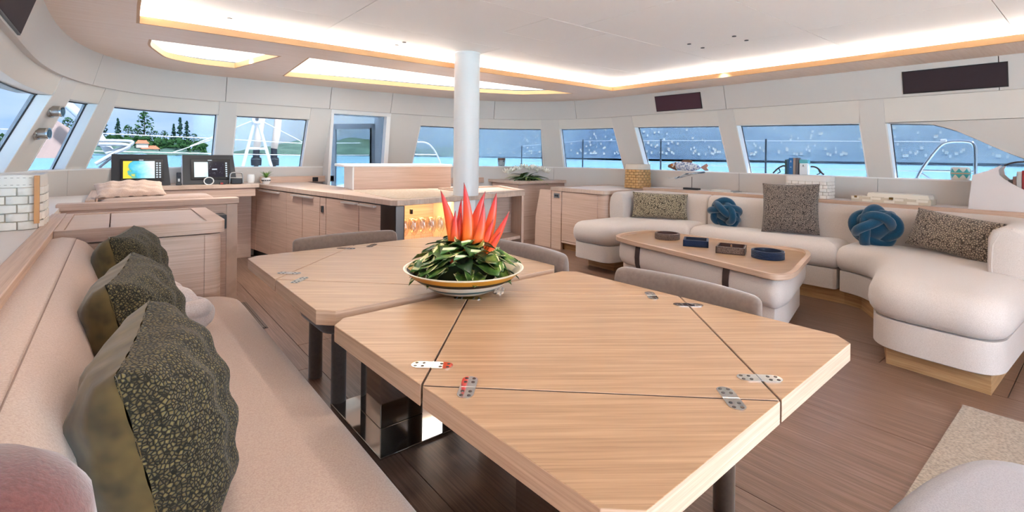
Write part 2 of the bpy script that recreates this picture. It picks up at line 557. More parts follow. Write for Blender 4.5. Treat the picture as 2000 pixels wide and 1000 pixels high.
MB().add([(x + .01, y + .01, z) for x, y, z in p] + [(x + .02, y + .016, z) for x, y, z in p], [(0, 1, 2, 3), (7, 6, 5, 4), (0, 4, 5, 1), (1, 5, 6, 2), (2, 6, 7, 3), (3, 7, 4, 0)]).build('door_pane', DOORGLASS, dr)
g = MB(); g.cyl(leafpt(.1, .2), leafpt(.1, 1.66), .012, 6); g.build('door_gasket', GASKET, dr)

# aft bulkhead: side jambs and header around the open cockpit doorway
aft = struct('wall_aft')
MB().box(-.9, -.3, -2.5, -2.4, 0, 2.3).build('jamb_panel', LEATHER, aft)
MB().box(3.0, 6.1, -2.5, -2.4, 0, 2.3).build('jamb_panel', LEATHER, aft)  # starboard jamb widened, out of view, to keep aft light off the chaise
MB().box(-.9, 6.1, -2.5, -2.4, 2.08, 2.3).build('header_panel', LEATHER, aft)

# ------------------------------------------------------------------ floor
fl = struct('floor')
MB().box(-.9, 6.1, -2.5, 7.0, -.1, -.012).build('subfloor', mat('subfloor', '1c1512', 0.8), fl)
xs = [-.85, .02, .95, 1.88, 2.81, 3.735, 4.05, 4.98, 6.05]
ycut = {0: [-2.5, 1.0, 7.0], 1: [-2.5, 3.0, 7.0], 2: [-2.5, .2, 3.4, 7.0], 3: [-2.5, 2.0, 7.0], 4: [-2.5, 1.6, 5.0, 7.0],
        5: [-2.5, .36, .93, 1.235, 4.4, 7.0], 6: [-2.5, .36, 3.2, 7.0], 7: [-2.5, 2.0, 7.0]}
for i in range(8):
    for y0, y1 in zip(ycut[i], ycut[i][1:]):
        MB().box(xs[i] + .002, xs[i + 1] - .002, y0 + .002, y1 - .002, -.012, 0).build('floor_panel', FLOORM, fl)

# ------------------------------------------------------------------ ceiling
ce = struct('ceiling')
ZB, ZT = 2.12, 2.215
outer = [hull(HLEN * i / 200, .03) for i in range(201)]
main_hole = [(.09, -2.2), (.09, 3.6), (.10, 4.10), (4.97, 4.10), (4.97, -2.2)]
sky1 = round_poly([(.19, 4.62), (.19, 4.9), (.34, 5.45), (.6, 5.6), (.94, 5.6), (1.13, 4.62)], [0, .12, .2, .12, .01, .01])
sky2 = round_poly([(1.32, 4.52), (1.42, 5.80), (3.45, 5.56), (4.35, 5.22), (4.80, 4.60)], [.01, .02, .3, .12, .05])
plate('border_panel', outer, [main_hole, sky1, sky2], ZB, ZB + .025, OAK_PALE, ce)
def lip(poly, name, m, w=.018, closed=True, z0=ZB - .0, z1=ZB + .055):
    mb = MB()
    n = len(poly)
    R = []
    for i in range(n):
        p = Vector(poly[i]); q0 = Vector(poly[i - 1]); q1 = Vector(poly[(i + 1) % n])
        e0 = (p - q0).normalized(); e1 = (q1 - p).normalized()
        n0 = Vector((-e0.y, e0.x)); n1 = Vector((-e1.y, e1.x))
        k = (n0 + n1); k = k / max(.35, k.length_squared / 2)
        sg = 1
        o = p + k * w * SG
        R.append([(p.x, p.y, z0), (p.x, p.y, z1), (o.x, o.y, z1), (o.x, o.y, z0)])
    R.append(R[0])
    mb.rings(R, True, False, False)
    return mb.build(name, m, ce)
def orient(poly):
    n = len(poly)
    return 1 if sum(poly[i][0] * poly[(i + 1) % n][1] - poly[(i + 1) % n][0] * poly[i][1] for i in range(n)) > 0 else -1
for poly, nm in ((sky1, 'skylight_lip'), (sky2, 'skylight_lip'), (main_hole, 'recess_lip')):
    SG = orient(poly)
    lip(poly, nm, OAK_LIP, z1=ZB + (.050 if nm == 'recess_lip' else .05))
SKYL = emit('skylight_diffuser', 'f4f2ee', 1.0)
# white panels inside the small forward recesses
for poly in (sky1, sky2):
    plate('skylight_panel', [(p[0], p[1]) for p in inset(resample(poly, .05), -.08)], [], ZT - .02, ZT, SKYL, ce)
# big white ceiling panels with thin joints
cx = [-.15, 1.24, 2.61, 3.95, 5.22]
rows = [-2.4, -.6, .47, 1.45, 2.45, 3.42, 4.35]
hatch = (2.30, 2.92, 2.455, 2.965)
def cpanel(x0, x1, y0, y1, holes=[]):
    g = .0025
    if holes:
        plate('ceiling_panel', [(x0 + g, y0 + g), (x1 - g, y0 + g), (x1 - g, y1 - g), (x0 + g, y1 - g)], holes, ZT, ZT + .02, CEIL, ce)
    else:
        MB().box(x0 + g, x1 - g, y0 + g, y1 - g, ZT, ZT + .02).build('ceiling_panel', CEIL, ce)
for j in range(6):
    if rows[j] == 2.45:
        cpanel(-.15, 1.24, 2.45, 3.42); cpanel(1.24, 5.22, 2.45, 3.42, [[(hatch[0], hatch[2]), (hatch[1], hatch[2]), (hatch[1], hatch[3]), (hatch[0], hatch[3])]])
        continue
    xx = cx if j < 4 else [-.15, 1.24, 2.63, 5.22]
    for x0, x1 in zip(xx, xx[1:]): cpanel(x0, x1, rows[j], rows[j + 1])
MB().box(hatch[0] + .004, hatch[1] - .004, hatch[2] + .004, hatch[3] - .004, ZT, ZT + .02).build('ceiling_hatch', CEIL, ce)
MB().box(-.9, 6.1, -2.5, 7.0, ZT + .03, ZT + .10).build('deckhead', mat('deckhead', 'b0aca8', 0.8), ce)

# warm cove strips hidden on the border ledge, shining up on the panels
cove = struct('trim_1')
for (x0, x1, y0, y1) in ((-.07, -.055, -2.1, 4.2), (-.05, 5.1, 4.25, 4.265), (5.115, 5.13, -2.1, 4.2)):
    MB().box(x0, x1, y0, y1, ZB + .027, ZB + .050).build('cove_light_strip', LED, cove)
# recessed downlights
dl_spots = [(.58, 4.28), (1.88, 4.0), (3.69, 2.24), (3.90, 2.24), (3.71, 1.87), (3.91, 1.87)]
LAMP = emit('downlight_glow', 'fff2df', 3.0)
DL = []
for i, (x, y) in enumerate([(3.69, 2.24), (3.90, 2.24), (3.71, 1.87), (3.91, 1.87), (1.88, 3.92), (.62, 3.95), (1.88, 3.78)]):
    t = thing('ceiling_downlight', ['tiny recessed downlight over the coffee table, of the front pair the one nearer the bar', 'tiny recessed downlight over the coffee table, of the front pair the one nearer the sofa', 'tiny recessed downlight over the coffee table, rear pair, the one nearer the dining tables', 'tiny recessed downlight over the coffee table, of the rear pair the one nearer the sofa'][i] if i < 4 else
              ['tiny recessed downlight in the ceiling just left of the white column', 'tiny recessed downlight in the ceiling by the front corner of the wooden cove',
               'second tiny recessed downlight left of the white column, nearer the dining tables'][i - 4], 'light', (x, y, ZT - .004), 0, 'recessed ceiling downlights')
    MB().lathe([(.016, 0), (.016, .006), (.008, .006), (.008, 0)], (x, y, ZT - .004), 14).build('trim_ring', BLACKM, t)
# structural column through the bar
colm = struct('column')
MB().lathe([(.118, .9), (.118, 2.216)], (2.53, 3.80, 0), 40).build('post', COLUMN, colm, smooth=True, auto=40)
MB().lathe([(.122, 2.205), (.122, 2.217)], (2.53, 3.80, 0), 40).build('collar', COLUMN, colm)

# ------------------------------------------------------------------ fill spots added under the ceiling, several where no fixture sits
def spot(name, loc, energy, size=1.9, blend=1.0, col=(1, .96, .91), rad=.05):
    d = bpy.data.lights.new(name, 'SPOT'); d.energy = energy; d.spot_size = size; d.spot_blend = blend
    d.color = col; d.shadow_soft_size = rad
    o = bpy.data.objects.new(name, d); COL.objects.link(o); o.location = loc
    return o
for i, (x, y, e) in enumerate([(1.08, .95, 11), (1.08, 2.1, 14), (3.8, 2.05, 24), (2.4, 1.3, 26), (.3, 1.6, 12), (4.6, .6, 3), (.4, 4.4, 90), (1.0, 5.2, 260), (3.3, 5.0, 150), (4.2, 4.4, 80), (4.9, 2.6, 16)]):
    spot('ceiling_fill_spot', (x, y, ZT - .02), e * SPOT_K)
# ================================================================== FURNITURE
# ------------------------------------------------------------------ two folding dining tables
LEA = mat('dark_leather', '3a2a27', 0.5)
TZ0, TZ1, TH = .700, .75, .553
def dining_table(cx, cy, label, turn):
    t = thing('dining_table', label, 'table', (cx, cy, 0), 0, 'folding oak dining tables')
    H = TH; c = .048; g = .0028
    k = g * math.sqrt(2)
    # centre square stands on its point, four corner leaves hinge to it
    mids = [(0, -H + k), (H - k, 0), (0, H - k), (-H + k, 0)]
    MB().prism([(cx + x, cy + y) for x, y in mids], TZ0, TZ1, 0, 1).build('centre_panel', [OAK_TABLE, OAK_EDGE], t, bevel=.002)
    for sx, sy in ((-1, -1), (1, -1), (1, 1), (-1, 1)):
        poly = [(sx * k, sy * H), (sx * (H - c), sy * H), (sx * H, sy * (H - c)), (sx * H, sy * k)]
        MB().prism([(cx + x, cy + y) for x, y in poly], TZ0, TZ1, 0, 1).build('corner_leaf', [OAK_TABLE, OAK_EDGE], t, bevel=.002)
    # hinges: two on every seam
    s2 = 1 / math.sqrt(2)
    for sx, sy in ((-1, -1), (1, -1), (1, 1), (-1, 1)):
        e0 = Vector((sx * (H - .008), 0)); e1 = Vector((0, sy * (H - .008))); nn = Vector((sx, sy)) * s2 * .0032
        MB().prism([(cx + p.x, cy + p.y) for p in (e0 - nn, e1 - nn, e1 + nn, e0 + nn)], TZ0 + .002, TZ1 - .0016).build('seam_shade_strip', LEA, t)  # dark strip added so the lit seam gap reads as shade
    for sx, sy in ((-1, -1), (1, -1), (1, 1), (-1, 1)):
        mid = Vector((sx * H / 2, sy * H / 2)); along = Vector((sx, -sy)) * s2; acr = Vector((sx, sy)) * s2
        for e in (-1, 1):
            q = mid + along * e * (H * s2 - .105)
            mb = MB()
            pl = []
            for i in range(24):
                a = 2 * PI * i / 24
                u = .033 * (1 if math.cos(a) > 0 else -1) + .0185 * math.cos(a); w = .0185 * math.sin(a)
                v = q + acr * u + along * w
                pl.append((cx + v.x, cy + v.y))
            mb.prism(pl, TZ1 - .002, TZ1 + .0016)
            for u in (-.040, -.022, .022, .040):
                for w in (-.0085, .0085):
                    v = q + acr * u + along * w
                    mb.lathe([(.0042, 0), (.0042, .0008)], (cx + v.x, cy + v.y, TZ1 + .0014), 8, mi=1)
            v0 = q + along * -.018; v1 = q + along * .018
            mb.cyl((cx + v0.x, cy + v0.y, TZ1 + .0006), (cx + v1.x, cy + v1.y, TZ1 + .0006), .0022, 6, mi=0)
            mb.build('hinge', [CHROME, STEELDARK], t)
    # mirror polished pedestal
    MB().box(cx - .21, cx + .18, cy - .27, cy + .30, 0.001, .012).build('base_plate', CHROME, t, bevel=.003)
    MB().box(cx - .115, cx + .105, cy - .065, cy + .165, .012, TZ0 - .03).build('pedestal', CHROME, t, bevel=.004)
    MB().prism([(cx - .52, cy - .42), (cx - .42, cy - .52), (cx + .42, cy - .52), (cx + .52, cy - .42), (cx + .52, cy + .42), (cx + .42, cy + .52), (cx - .42, cy + .52), (cx - .52, cy + .42)], TZ0 - .008, TZ0 - .0005).build('dark_underlay', LEA, t)  # dark sheet added to stop light showing through the seams
    MB().box(cx - .3, cx + .3, cy - .3, cy + .3, TZ0 - .03, TZ0 - .008).build('mounting_plate', STEELDARK, t)
    t.rotation_euler = (0, 0, math.radians(turn))
    return t
dining_table(1.092, 1.002, 'square folding oak dining table with chrome hinges, nearest the camera', 2.3)
dining_table(1.068, 2.178, 'square folding oak dining table under the flower bowl, nearer the bar', .7)

# ------------------------------------------------------------------ dining chairs
def chair(label):
    t = thing('dining_chair', label, 'chair', (0, 0, 0), 0, 'taupe velvet dining chairs')
    seat = round_poly([(-.26, -.27), (.26, -.27), (.27, .2), (-.27, .2)], .09)
    pad(seat, [(.03, .375), (.004, .385), (0, .40), (0, .45), (.012, .472), (.04, .485), (.09, .49)], step=.025).build('seat', TAUPE, t, smooth=True)
    def sect(x, s):
        y = .215 - .55 * x * x
        cz = .61; pts = []
        for a in range(20):
            th = 2 * PI * a / 20
            ux = math.copysign(abs(math.cos(th)) ** .7, math.cos(th)) * .048 * s
            uz = math.copysign(abs(math.sin(th)) ** .45, math.sin(th)) * (.19 - .03 * (1 - s))
            pts.append((x - ux * x * .9, y + ux, cz + uz))
        return pts
    R = []
    for x, s in [(-.302, .3), (-.298, .6), (-.288, .85), (-.27, .97)] + [(-.25 + .5 * i / 14, 1) for i in range(15)] + [(.27, .97), (.288, .85), (.298, .6), (.302, .3)]:
        R.append(sect(x, s))
    MB().rings(R).build('backrest', TAUPE, t, smooth=True)
    for sx in (-1, 1):
        for y in (.19, -.18):
            MB().lathe([(.034, .0), (.037, .004), (.037, .40)], (sx * .165, y, 0), 16).build('leg', TAUPE, t, smooth=True, auto=40)
    return t
ch = chair('taupe velvet dining chair at the far end of the tables, facing the bar side')
ch.location = (1.06, 2.668, 0)
ch['label'] = 'taupe velvet dining chair at the far end of the tables, in front of the bar'
dup_tree(ch, (1.50, 1.94, 0), -PI / 2, 'taupe velvet dining chair half hidden behind the flower bowl')
dup_tree(ch, (1.53, 1.05, 0), -PI / 2, 'taupe velvet dining chair between the nearest dining table and the coffee table')

# ------------------------------------------------------------------ port bench
bn = thing('bench_sofa', 'long pinkish beige upholstered bench along the dining tables', 'bench', (.2, 1, 0))
seat = round_poly([(-.12, -1.6), (.565, -1.6), (.565, 3.235), (-.12, 3.235)], [.02, .05, .22, .02], 10)
pad(seat, [(.03, .285), (.006, .30), (0, .33), (0, .40), (.008, .43), (.025, .452), (.06, .466), (.12, .472)], step=.05).build('seat_cushion', BENCH, bn, smooth=True)
MB().prism(round_poly([(-.12, -1.6), (.5, -1.6), (.5, 3.2), (-.12, 3.2)], [0, 0, .16, 0]), .06, .29).build('seat_base', BENCH, bn)
MB().box(-.1, .44, -1.6, 3.1, 0, .06).build('plinth', OAK_DARK, bn)
pr = [(-.275, .40), (-.275, .79), (-.262, .825), (-.235, .845), (-.195, .852), (-.15, .843), (-.11, .82), (-.075, .775), (-.05, .71), (-.03, .62), (-.012, .52), (0, .42)]
R = []
for y, s in [(-1.6, 1), (1.0, 1), (2.6, 1), (3.19, 1), (3.215, .985), (3.23, .95)]:
    R.append([((x + .14) * s - .14, y, (z - .62) * s + .62) for x, z in pr])
MB().rings(R).build('backrest', BENCH, bn, smooth=True, auto=50)
sm = MB(); sm.tube([(-.142, -1.6, .8435), (-.142, 1.0, .8435), (-.142, 3.19, .8435), (-.138, 3.232, .79), (-.136, 3.234, .6)], .0016, 6)
sm.build('seam_piping', mat('seam_thread', '8d7468', 0.9), bn)

# port shelf with wooden edge behind the bench
sh = thing('side_shelf', 'cream topped shelf with oak edge behind the bench along the port windows', 'shelf', (-.5, 2, 0))
S = [hull(.0 + 8.05 * i / 40, .42) for i in range(41)]
poly = [(x, y) for x, y in S if y < 5.9] + [(-.12, 5.9), (-.12, 4.76), (-.30, 4.76), (-.30, -2.3)]
MB().prism(poly, .84, .868).build('top', SHELFTOP, sh)
MB().box(-.30, -.232, -2.3, 4.13, .815, .878).build('edge_rail', OAK_Y, sh, bevel=.004)
MB().box(-.17, -.115, 4.76, 6.0, .83, .905).build('edge_rail', OAK_Y, sh, bevel=.004)
MB().box(-.33, -.29, -2.3, 5.8, 0, .84).build('front_panel', OAK, sh)

# ------------------------------------------------------------------ cabinet at the end of the bench
cb = thing('end_cabinet', 'low oak cabinet with lidded top closing the forward end of the bench', 'cabinet', (.13, 3.7, 0))
body = round_poly([(-.228, 3.27), (.488, 3.27), (.488, 4.10), (-.228, 4.10)], [0, .06, 0, 0], 8)
MB().prism(body, 0, .80).build('body', OAK, cb, smooth=True, auto=30)
topo = round_poly([(-.23, 3.25), (.505, 3.25), (.505, 4.11), (-.23, 4.11)], [0, .07, 0, 0], 8)
plate('top_frame', topo, [[(-.195, 3.285), (.415, 3.285), (.415, 4.075), (-.195, 4.075)]], .808, .875, OAK, cb)
MB().box(-.193, -.022, 3.287, 4.073, .82, .868).build('lid', OAK_TOP, cb)
MB().box(-.016, .413, 3.287, 4.073, .82, .868).build('lid', OAK_TOP, cb)
MB().box(-.2, .395, 3.262, 3.2705, .04, .798).build('front_panel', OAK, cb)
MB().box(.401, .43, 3.2635, 3.2705, .04, .798).build('corner_strip', OAK, cb)
MB().box(.49, .515, 3.5, 3.9, .79, .806).build('handle', CHROME, cb, bevel=.003)

# ------------------------------------------------------------------ helm seat partition behind it
pb = thing('seat_partition', 'tall oak partition with thick cap behind the end cabinet', 'partition', (.26, 4.7, 0))
MB().box(-.30, .80, 4.67, 4.75, 0, .84).build('panel', OAK, pb)
MB().box(.725, .806, 4.662, 4.757, 0, .84).build('end_post', OAK_TOP, pb, bevel=.003)
MB().box(-.32, .815, 4.645, 4.77, .842, .892).build('cap', OAK, pb, bevel=.006)
MB().box(-.25, .58, 4.64, 4.668, .74, .80).build('rail', OAK, pb, bevel=.003)
MB().box(.63, .70, 4.485, 4.669, .66, .77).build('switch_plate', BLACKM, pb, bevel=.003)
hs = thing('helm_seat', 'pinkish padded helm seat behind the oak partition, facing the chart screens', 'seat', (.25, 5.1, 0))
pad(round_poly([(-.09, 4.78), (.66, 4.78), (.66, 5.12), (-.09, 5.12)], .05), [(.03, .42), (0, .45), (0, .86), (.01, .89), (.03, .905), (.07, .912)], step=.03).build('backrest', BENCH, hs, smooth=True)
pad(round_poly([(-.09, 5.12), (.66, 5.12), (.66, 5.62), (-.09, 5.62)], .05), [(.03, .40), (0, .43), (0, .48), (.02, .51), (.06, .52)], step=.03).build('seat_cushion', BENCH, hs, smooth=True)
MB().box(-.08, .62, 4.78, 5.58, 0, .42).build('base', OAK, hs)

# ------------------------------------------------------------------ navigation console
nc = thing('navigation_console', 'oak navigation console desk under the forward windows', 'console', (.6, 6.4, 0))
MB().prism([(-.05, 6.05), (.2, 6.2), (1.29, 6.2), (1.29, 6.74), (.2, 6.70), (-.15, 6.35)], .872, .915).build('desk_top', OAK_TOP, nc, bevel=.004)
MB().box(.1, 1.255, 6.22, 6.6, .775, .868).build('drawer', OAK, nc, bevel=.003)
MB().box(.1, 1.30, 6.66, 6.72, 0, .87).build('back_panel', OAK, nc)
MB().box(.0, .06, 6.25, 6.66, 0, .87).build('side_panel', OAK, nc)

# ------------------------------------------------------------------ galley bar
gb = thing('galley_bar', 'oak galley bar with slim metal door pulls, stone inlay and open glass shelf', 'bar counter', (2.2, 4.6, 0))
FA, FB = Vector((1.36, 6.33)), Vector((1.75, 3.78))
fd = (FB - FA); fl_ = fd.length; fn = Vector((-fd.y, fd.x)).normalized()
if fn.x > 0: fn = -fn
def facept(t, off=0): p = FA + fd * t + fn * off; return (p.x, p.y)
def facebox(t0, t1, z0, z1, o0, o1, mb=None):
    mb = mb or MB()
    return mb.prism([facept(t0, o0), facept(t1, o0), facept(t1, o1), facept(t0, o1)], z0, z1)
ctop = [facept(-.02, .014), facept(.3, .014), facept(.6, .014), (1.672, 4.2), (1.725, 3.80), (1.735, 3.70), (1.775, 3.655), (1.85, 3.645),
        (2.4, 3.745), (3.36, 3.925), (3.575, 4.62), (3.3, 4.95), (2.0, 5.05), (1.98, 5.6), (1.95, 6.72), (1.34, 6.72)]
MB().prism(ctop, .852, .90).build('counter_top', OAK_TOP, gb, bevel=.006)
MB().prism([(1.80, 3.80), (1.86, 3.70), (2.42, 3.80), (2.70, 3.855), (2.62, 4.72), (1.86, 4.90)], .8985, .903).build('stone_inlay', STONE, gb)
plate('gallery_rim', [(2.68, 3.80), (3.36, 3.925), (3.575, 4.62), (2.72, 4.62)], [[(2.70, 3.85), (3.31, 3.96), (3.50, 4.58), (2.74, 4.58)]], .90, .916, OAK_TOP, gb)
MB().prism([facept(-.26, -.012), facept(.978, -.012), facept(.978, -.04), facept(.80, -.25), facept(-.26, -.35)], .10, .852).build('carcass', GASKET, gb)
MB().prism([facept(-.26, -.06), facept(.95, -.06), facept(.80, -.25), facept(-.26, -.35)], .0, .10).build('plinth', GASKET, gb)
cuts = [-.26, -.074, .094, .254, .402, .549, .597, .829, .964]
for a, b in zip(cuts, cuts[1:]):
    d = facebox(a + .0018, b - .0018, .10, .842, -.012, .006).build('cabinet_door' if (a, b) != (.549, .597) else 'filler_panel', OAK, gb, bevel=.0015, seg=1)
    hd = {-.074: (-.02, .085), .254: None}.get(a)
PULL = mat('pull_steel', 'dcd8d4', .3, .55)
for a, b in ((-.02, .185), (.315, .495), (.725, .822), (.838, .938)):
    facebox(a, b, .820, .834, .006, .036).build('door_pull', PULL, gb)
MB().box(*sorted((facept(.572, .006)[0] - .012, facept(.572, .006)[0] + .01)), facept(.572)[1] - .02, facept(.572)[1] + .02, .70, .76).build('lock', BLACKM, gb)
MB().prism([(1.728, 3.878), (1.745, 3.76), (1.78, 3.70), (1.86, 3.69), (1.88, 3.78), (1.80, 3.878)], 0, .852).build('corner_post', STEELDARK, gb, bevel=.01)
MB().box(1.80, 3.42, 4.20, 4.26, 0, .852).build('back_panel', OAK, gb)
MB().box(1.80, 1.84, 3.82, 4.26, 0, .852).build('inner_side', OAK, gb)
MB().prism([(1.84, 3.74), (2.42, 3.80), (2.42, 4.20), (1.84, 4.20)], .455, .475).build('glass_shelf', STONE, gb)
MB().box(1.90, 2.40, 3.90, 3.93, .840, .850).build('light_strip', LEDBAR, gb)
MB().box(2.42, 2.66, 3.83, 4.20, 0, .852).build('column_casing', WHITE, gb)
MB().box(2.66, 2.90, 3.90, 4.20, 0, .852).build('casing_panel', LEATHER, gb)
MB().prism([(2.90, 3.89), (3.33, 3.96), (3.40, 4.20), (2.90, 4.20)], .40, .43).build('open_shelf', OAK_TOP, gb)
MB().prism([(3.325, 3.935), (3.36, 3.94), (3.55, 4.58), (3.515, 4.59)], 0, .852).build('end_panel', OAK_TOP, gb)
MB().box(1.9, 3.3, 4.26, 4.6, 0, .852).build('back_carcass', OAK, gb)
MB().box(1.975, 1.99, 3.80, 3.83, .76, .80).build('switch', BLACKM, gb)
# raised servery block behind the counter
rb = thing('servery_block', 'raised oak block with white slab top behind the bar counter', 'counter', (2.4, 5.0, .9))
pf = [(1.92, 4.98), (2.98, 4.80), (3.05, 5.22), (1.99, 5.40)]
MB().prism(pf, .9, 1.137).build('body', OAK_Y, rb)
MB().prism([(1.925, 4.972), (2.985, 4.79), (2.985, 4.80), (1.925, 4.982)], .9, 1.137).build('front_panel', OAK, rb)
MB().prism([(1.912, 4.98), (1.924, 4.972), (1.99, 5.40), (1.978, 5.402)], .9, 1.137).build('end_panel', WHITE, rb)
MB().prism(round_poly([(1.80, 4.995), (3.0, 4.775), (3.07, 5.24), (1.87, 5.44)], [.1, .02, .02, .08]), 1.137, 1.165).build('slab_top', WHITE, rb, bevel=.008)
# splashback on the forward wall
sp = thing('splashback', 'low oak splashback with black socket below the forward window', 'splashback', (1.8, 6.7, .9))
MB().box(1.40, 2.30, 6.66, 6.70, .90, .975).build('board', OAK, sp)
MB().box(2.02, 2.09, 6.648, 6.66, .905, .96).build('socket', BLACKM, sp, bevel=.003)

# ------------------------------------------------------------------ starboard forward counter, stair panel, cabinet
fc = thing('corner_counter', 'oak corner counter under the curved forward window, carrying white flowers', 'counter', (5.1, 6.0, 0))
Sx = [hull(12.6 + 1.5 * i / 12, .40) for i in range(13)]
poly = [(4.62, 6.5)] + [p for p in Sx if p[1] > 5.64 and p[0] > 4.6] + [(5.6, 5.64), (4.68, 5.64)]
MB().prism([(4.68, 5.62), (5.72, 5.62), (5.62, 5.80), (5.45, 6.02), (5.2, 6.24), (4.95, 6.4), (4.75, 6.48)], .845, .888).build('counter_top', OAK_TOP, fc, bevel=.004)
MB().prism([(4.70, 5.65), (5.70, 5.65), (5.2, 6.2), (4.78, 6.4)], 0, .845).build('body', OAK, fc)
MB().box(3.4, 4.75, 6.52, 6.56, .83, .915).build('splash_board', OAK, fc)
sp2 = thing('stair_panel', 'oak stairwell side panel with slanted edge beside the corner counter', 'panel', (4.75, 5.15, 0))
MB().add([(4.735, 5.30, 0), (4.735, 4.97, 0), (4.735, 4.97, .80), (4.735, 5.20, .80), (4.735, 5.29, .40), (4.765, 5.30, 0), (4.765, 4.97, 0), (4.765, 4.97, .80), (4.765, 5.20, .80), (4.765, 5.29, .40)],
         [(0, 1, 2, 3, 4), (9, 8, 7, 6, 5), (0, 5, 6, 1), (1, 6, 7, 2), (2, 7, 8, 3), (3, 8, 9, 4), (4, 9, 5, 0)]).build('side_board', OAK, sp2)
MB().box(4.765, 5.85, 5.0, 5.04, 0, .80).build('back_board', OAK, sp2)
sc_ = thing('side_cabinet', 'oak side cabinet with steel latch between the stairwell and the sofa', 'cabinet', (5.2, 4.45, 0))
bodyp = round_poly([(4.745, 4.945), (4.745, 4.0), (5.80, 4.0), (5.80, 4.945)], [0, .10, 0, 0], 8)
MB().prism(bodyp, .10, .795).build('body', OAK, sc_, smooth=True, auto=30)
MB().prism([(4.80, 4.92), (4.80, 4.05), (5.8, 4.05), (5.8, 4.92)], 0, .10).build('plinth', OAK_DARK, sc_)
MB().box(4.725, 4.76, 4.76, 4.948, 0, .80).build('latch_stile', OAK, sc_)
MB().box(4.731, 4.75, 4.125, 4.752, .13, .79).build('door', OAK, sc_, bevel=.002, seg=1)
MB().box(4.731, 4.75, 4.125, 4.752, .10, .125).build('lower_rail', OAK, sc_)
plate('top_frame', round_poly([(4.715, 4.96), (4.715, 3.985), (5.93, 3.985), (5.93, 4.96)], [0, .11, 0, 0], 8), [[(4.80, 4.90), (4.80, 4.07), (5.90, 4.07), (5.90, 4.90)]], .80, .845, OAK_TOP, sc_)
MB().box(4.802, 5.898, 4.072, 4.898, .80, .838).build('top_panel', SHELFTOP, sc_)
lt = MB().box(4.716, 4.726, 4.79, 4.90, .70, .765).build('latch', STEEL, sc_, bevel=.004)
MB().box(4.709, 4.717, 4.815, 4.875, .72, .745).build('latch_handle', DARKGREY, lt, bevel=.003)

# starboard shelf behind the sofa
ss = thing('window_shelf', 'long cream shelf with oak front edge behind the sofa under the starboard windows', 'shelf', (5.7, 2, .8))
MB().box(5.52, 5.935, -2.3, 3.98, .835, .868).build('top', SHELFTOP, ss)
MB().box(5.475, 5.525, -2.3, 3.98, .815, .874).build('edge_rail', OAK_Y, ss, bevel=.004)
MB().box(5.52, 5.56, -2.3, 3.98, 0, .835).build('support_panel', OAK, ss)

# ------------------------------------------------------------------ U shaped sofa
sf = thing('corner_sofa', 'large cream linen U shaped sofa on oak plinth under the starboard windows', 'sofa', (5.0, 2.2, 0))
def grow(poly, d): return inset(poly, -d)
left_o = [(5.36, 3.96), (4.16, 3.96), (4.11, 3.90), (4.10, 3.50), (4.16, 3.42), (4.30, 3.40), (4.55, 3.37), (4.76, 3.27), (4.88, 3.12), (4.92, 2.965), (5.36, 2.965)]
mid_o = [(4.925, 2.955), (4.935, 1.545), (5.36, 1.545), (5.36, 2.955)]
right_o = [(5.36, 1.535), (4.93, 1.535), (4.88, 1.38), (4.76, 1.25), (4.55, 1.15), (4.30, 1.08), (4.0, 1.03), (3.78, .985), (3.68, .92), (3.64, .80), (3.61, .50), (3.64, .40), (3.74, .36), (5.36, .30)]
def soft(poly, r): return round_poly(poly, r, 5)
levels_seat = [(.03, .305), (.008, .315), (-.012, .345), (-.022, .39), (-.018, .44), (0, .485), (.03, .515), (.075, .532), (.14, .54)]
for o_, r in ((left_o, [.02, .06, .06, .08, .06, .1, .1, .1, .1, .03, .02]), (mid_o, [.03, .03, .02, .02]), (right_o, [.02, .03, .1, .1, .15, .15, .15, .1, .08, .1, .12, .08, .1, .02])):
    o2 = soft(o_, r)
    pad(o2, levels_seat, step=.03).build('seat_cushion', SOFA, sf, smooth=True)
    q = resample(o2, .04)
    MB().rings([[(x, y, z) for x, y in inset(q, d)] for d, z in ((.02, .118), (.008, .125), (.008, .30))]).build('seat_base', SOFA, sf, smooth=True, auto=40)
for pl in ([(5.3, 3.9), (4.33, 3.9), (4.33, 3.52), (4.75, 3.50), (5.02, 3.1), (5.02, 2.9), (5.3, 2.9)], [(5.0, 2.9), (5.0, 1.5), (5.3, 1.5), (5.3, 2.9)],
           [(5.3, 1.5), (5.0, 1.5), (4.95, 1.36), (4.6, 1.14), (3.76, .90), (3.70, .42), (5.3, .38)]):
    MB().prism(pl, 0, .12).build('plinth', OAK_DARK, sf)
def backrest(path, name='back_cushion', ends=(1, 1)):
    P = resample(chaikin(path, 3, False), .05, False)
    pr = [(.10, .47), (.115, .58), (.115, .70), (.10, .775), (.065, .825), (.015, .845), (-.04, .842), (-.085, .815), (-.105, .76), (-.11, .47)]
    R = []; n = len(P)
    for i, p in enumerate(P):
        a = Vector(P[max(0, i - 1)]); b = Vector(P[min(n - 1, i + 1)]); t = (b - a).normalized(); nn = Vector((-t.y, t.x))
        R.append([(p[0] + nn.x * w, p[1] + nn.y * w, z) for w, z in pr])
    def shr(ring, s, d, t):
        c = Vector((sum(q[0] for q in ring) / len(ring), sum(q[1] for q in ring) / len(ring), .65))
        return [tuple(c + (Vector(q) - c) * s + Vector((t[0] * d, t[1] * d, 0))) for q in ring]
    t0 = (Vector(P[0]) - Vector(P[1])).normalized(); t1 = (Vector(P[-1]) - Vector(P[-2])).normalized()
    R = [shr(R[0], .86, .022, t0), shr(R[0], .96, .016, t0)] + R + [shr(R[-1], .96, .016, t1), shr(R[-1], .86, .022, t1)]
    return MB().rings(R).build(name, SOFA, sf, smooth=True, auto=60)
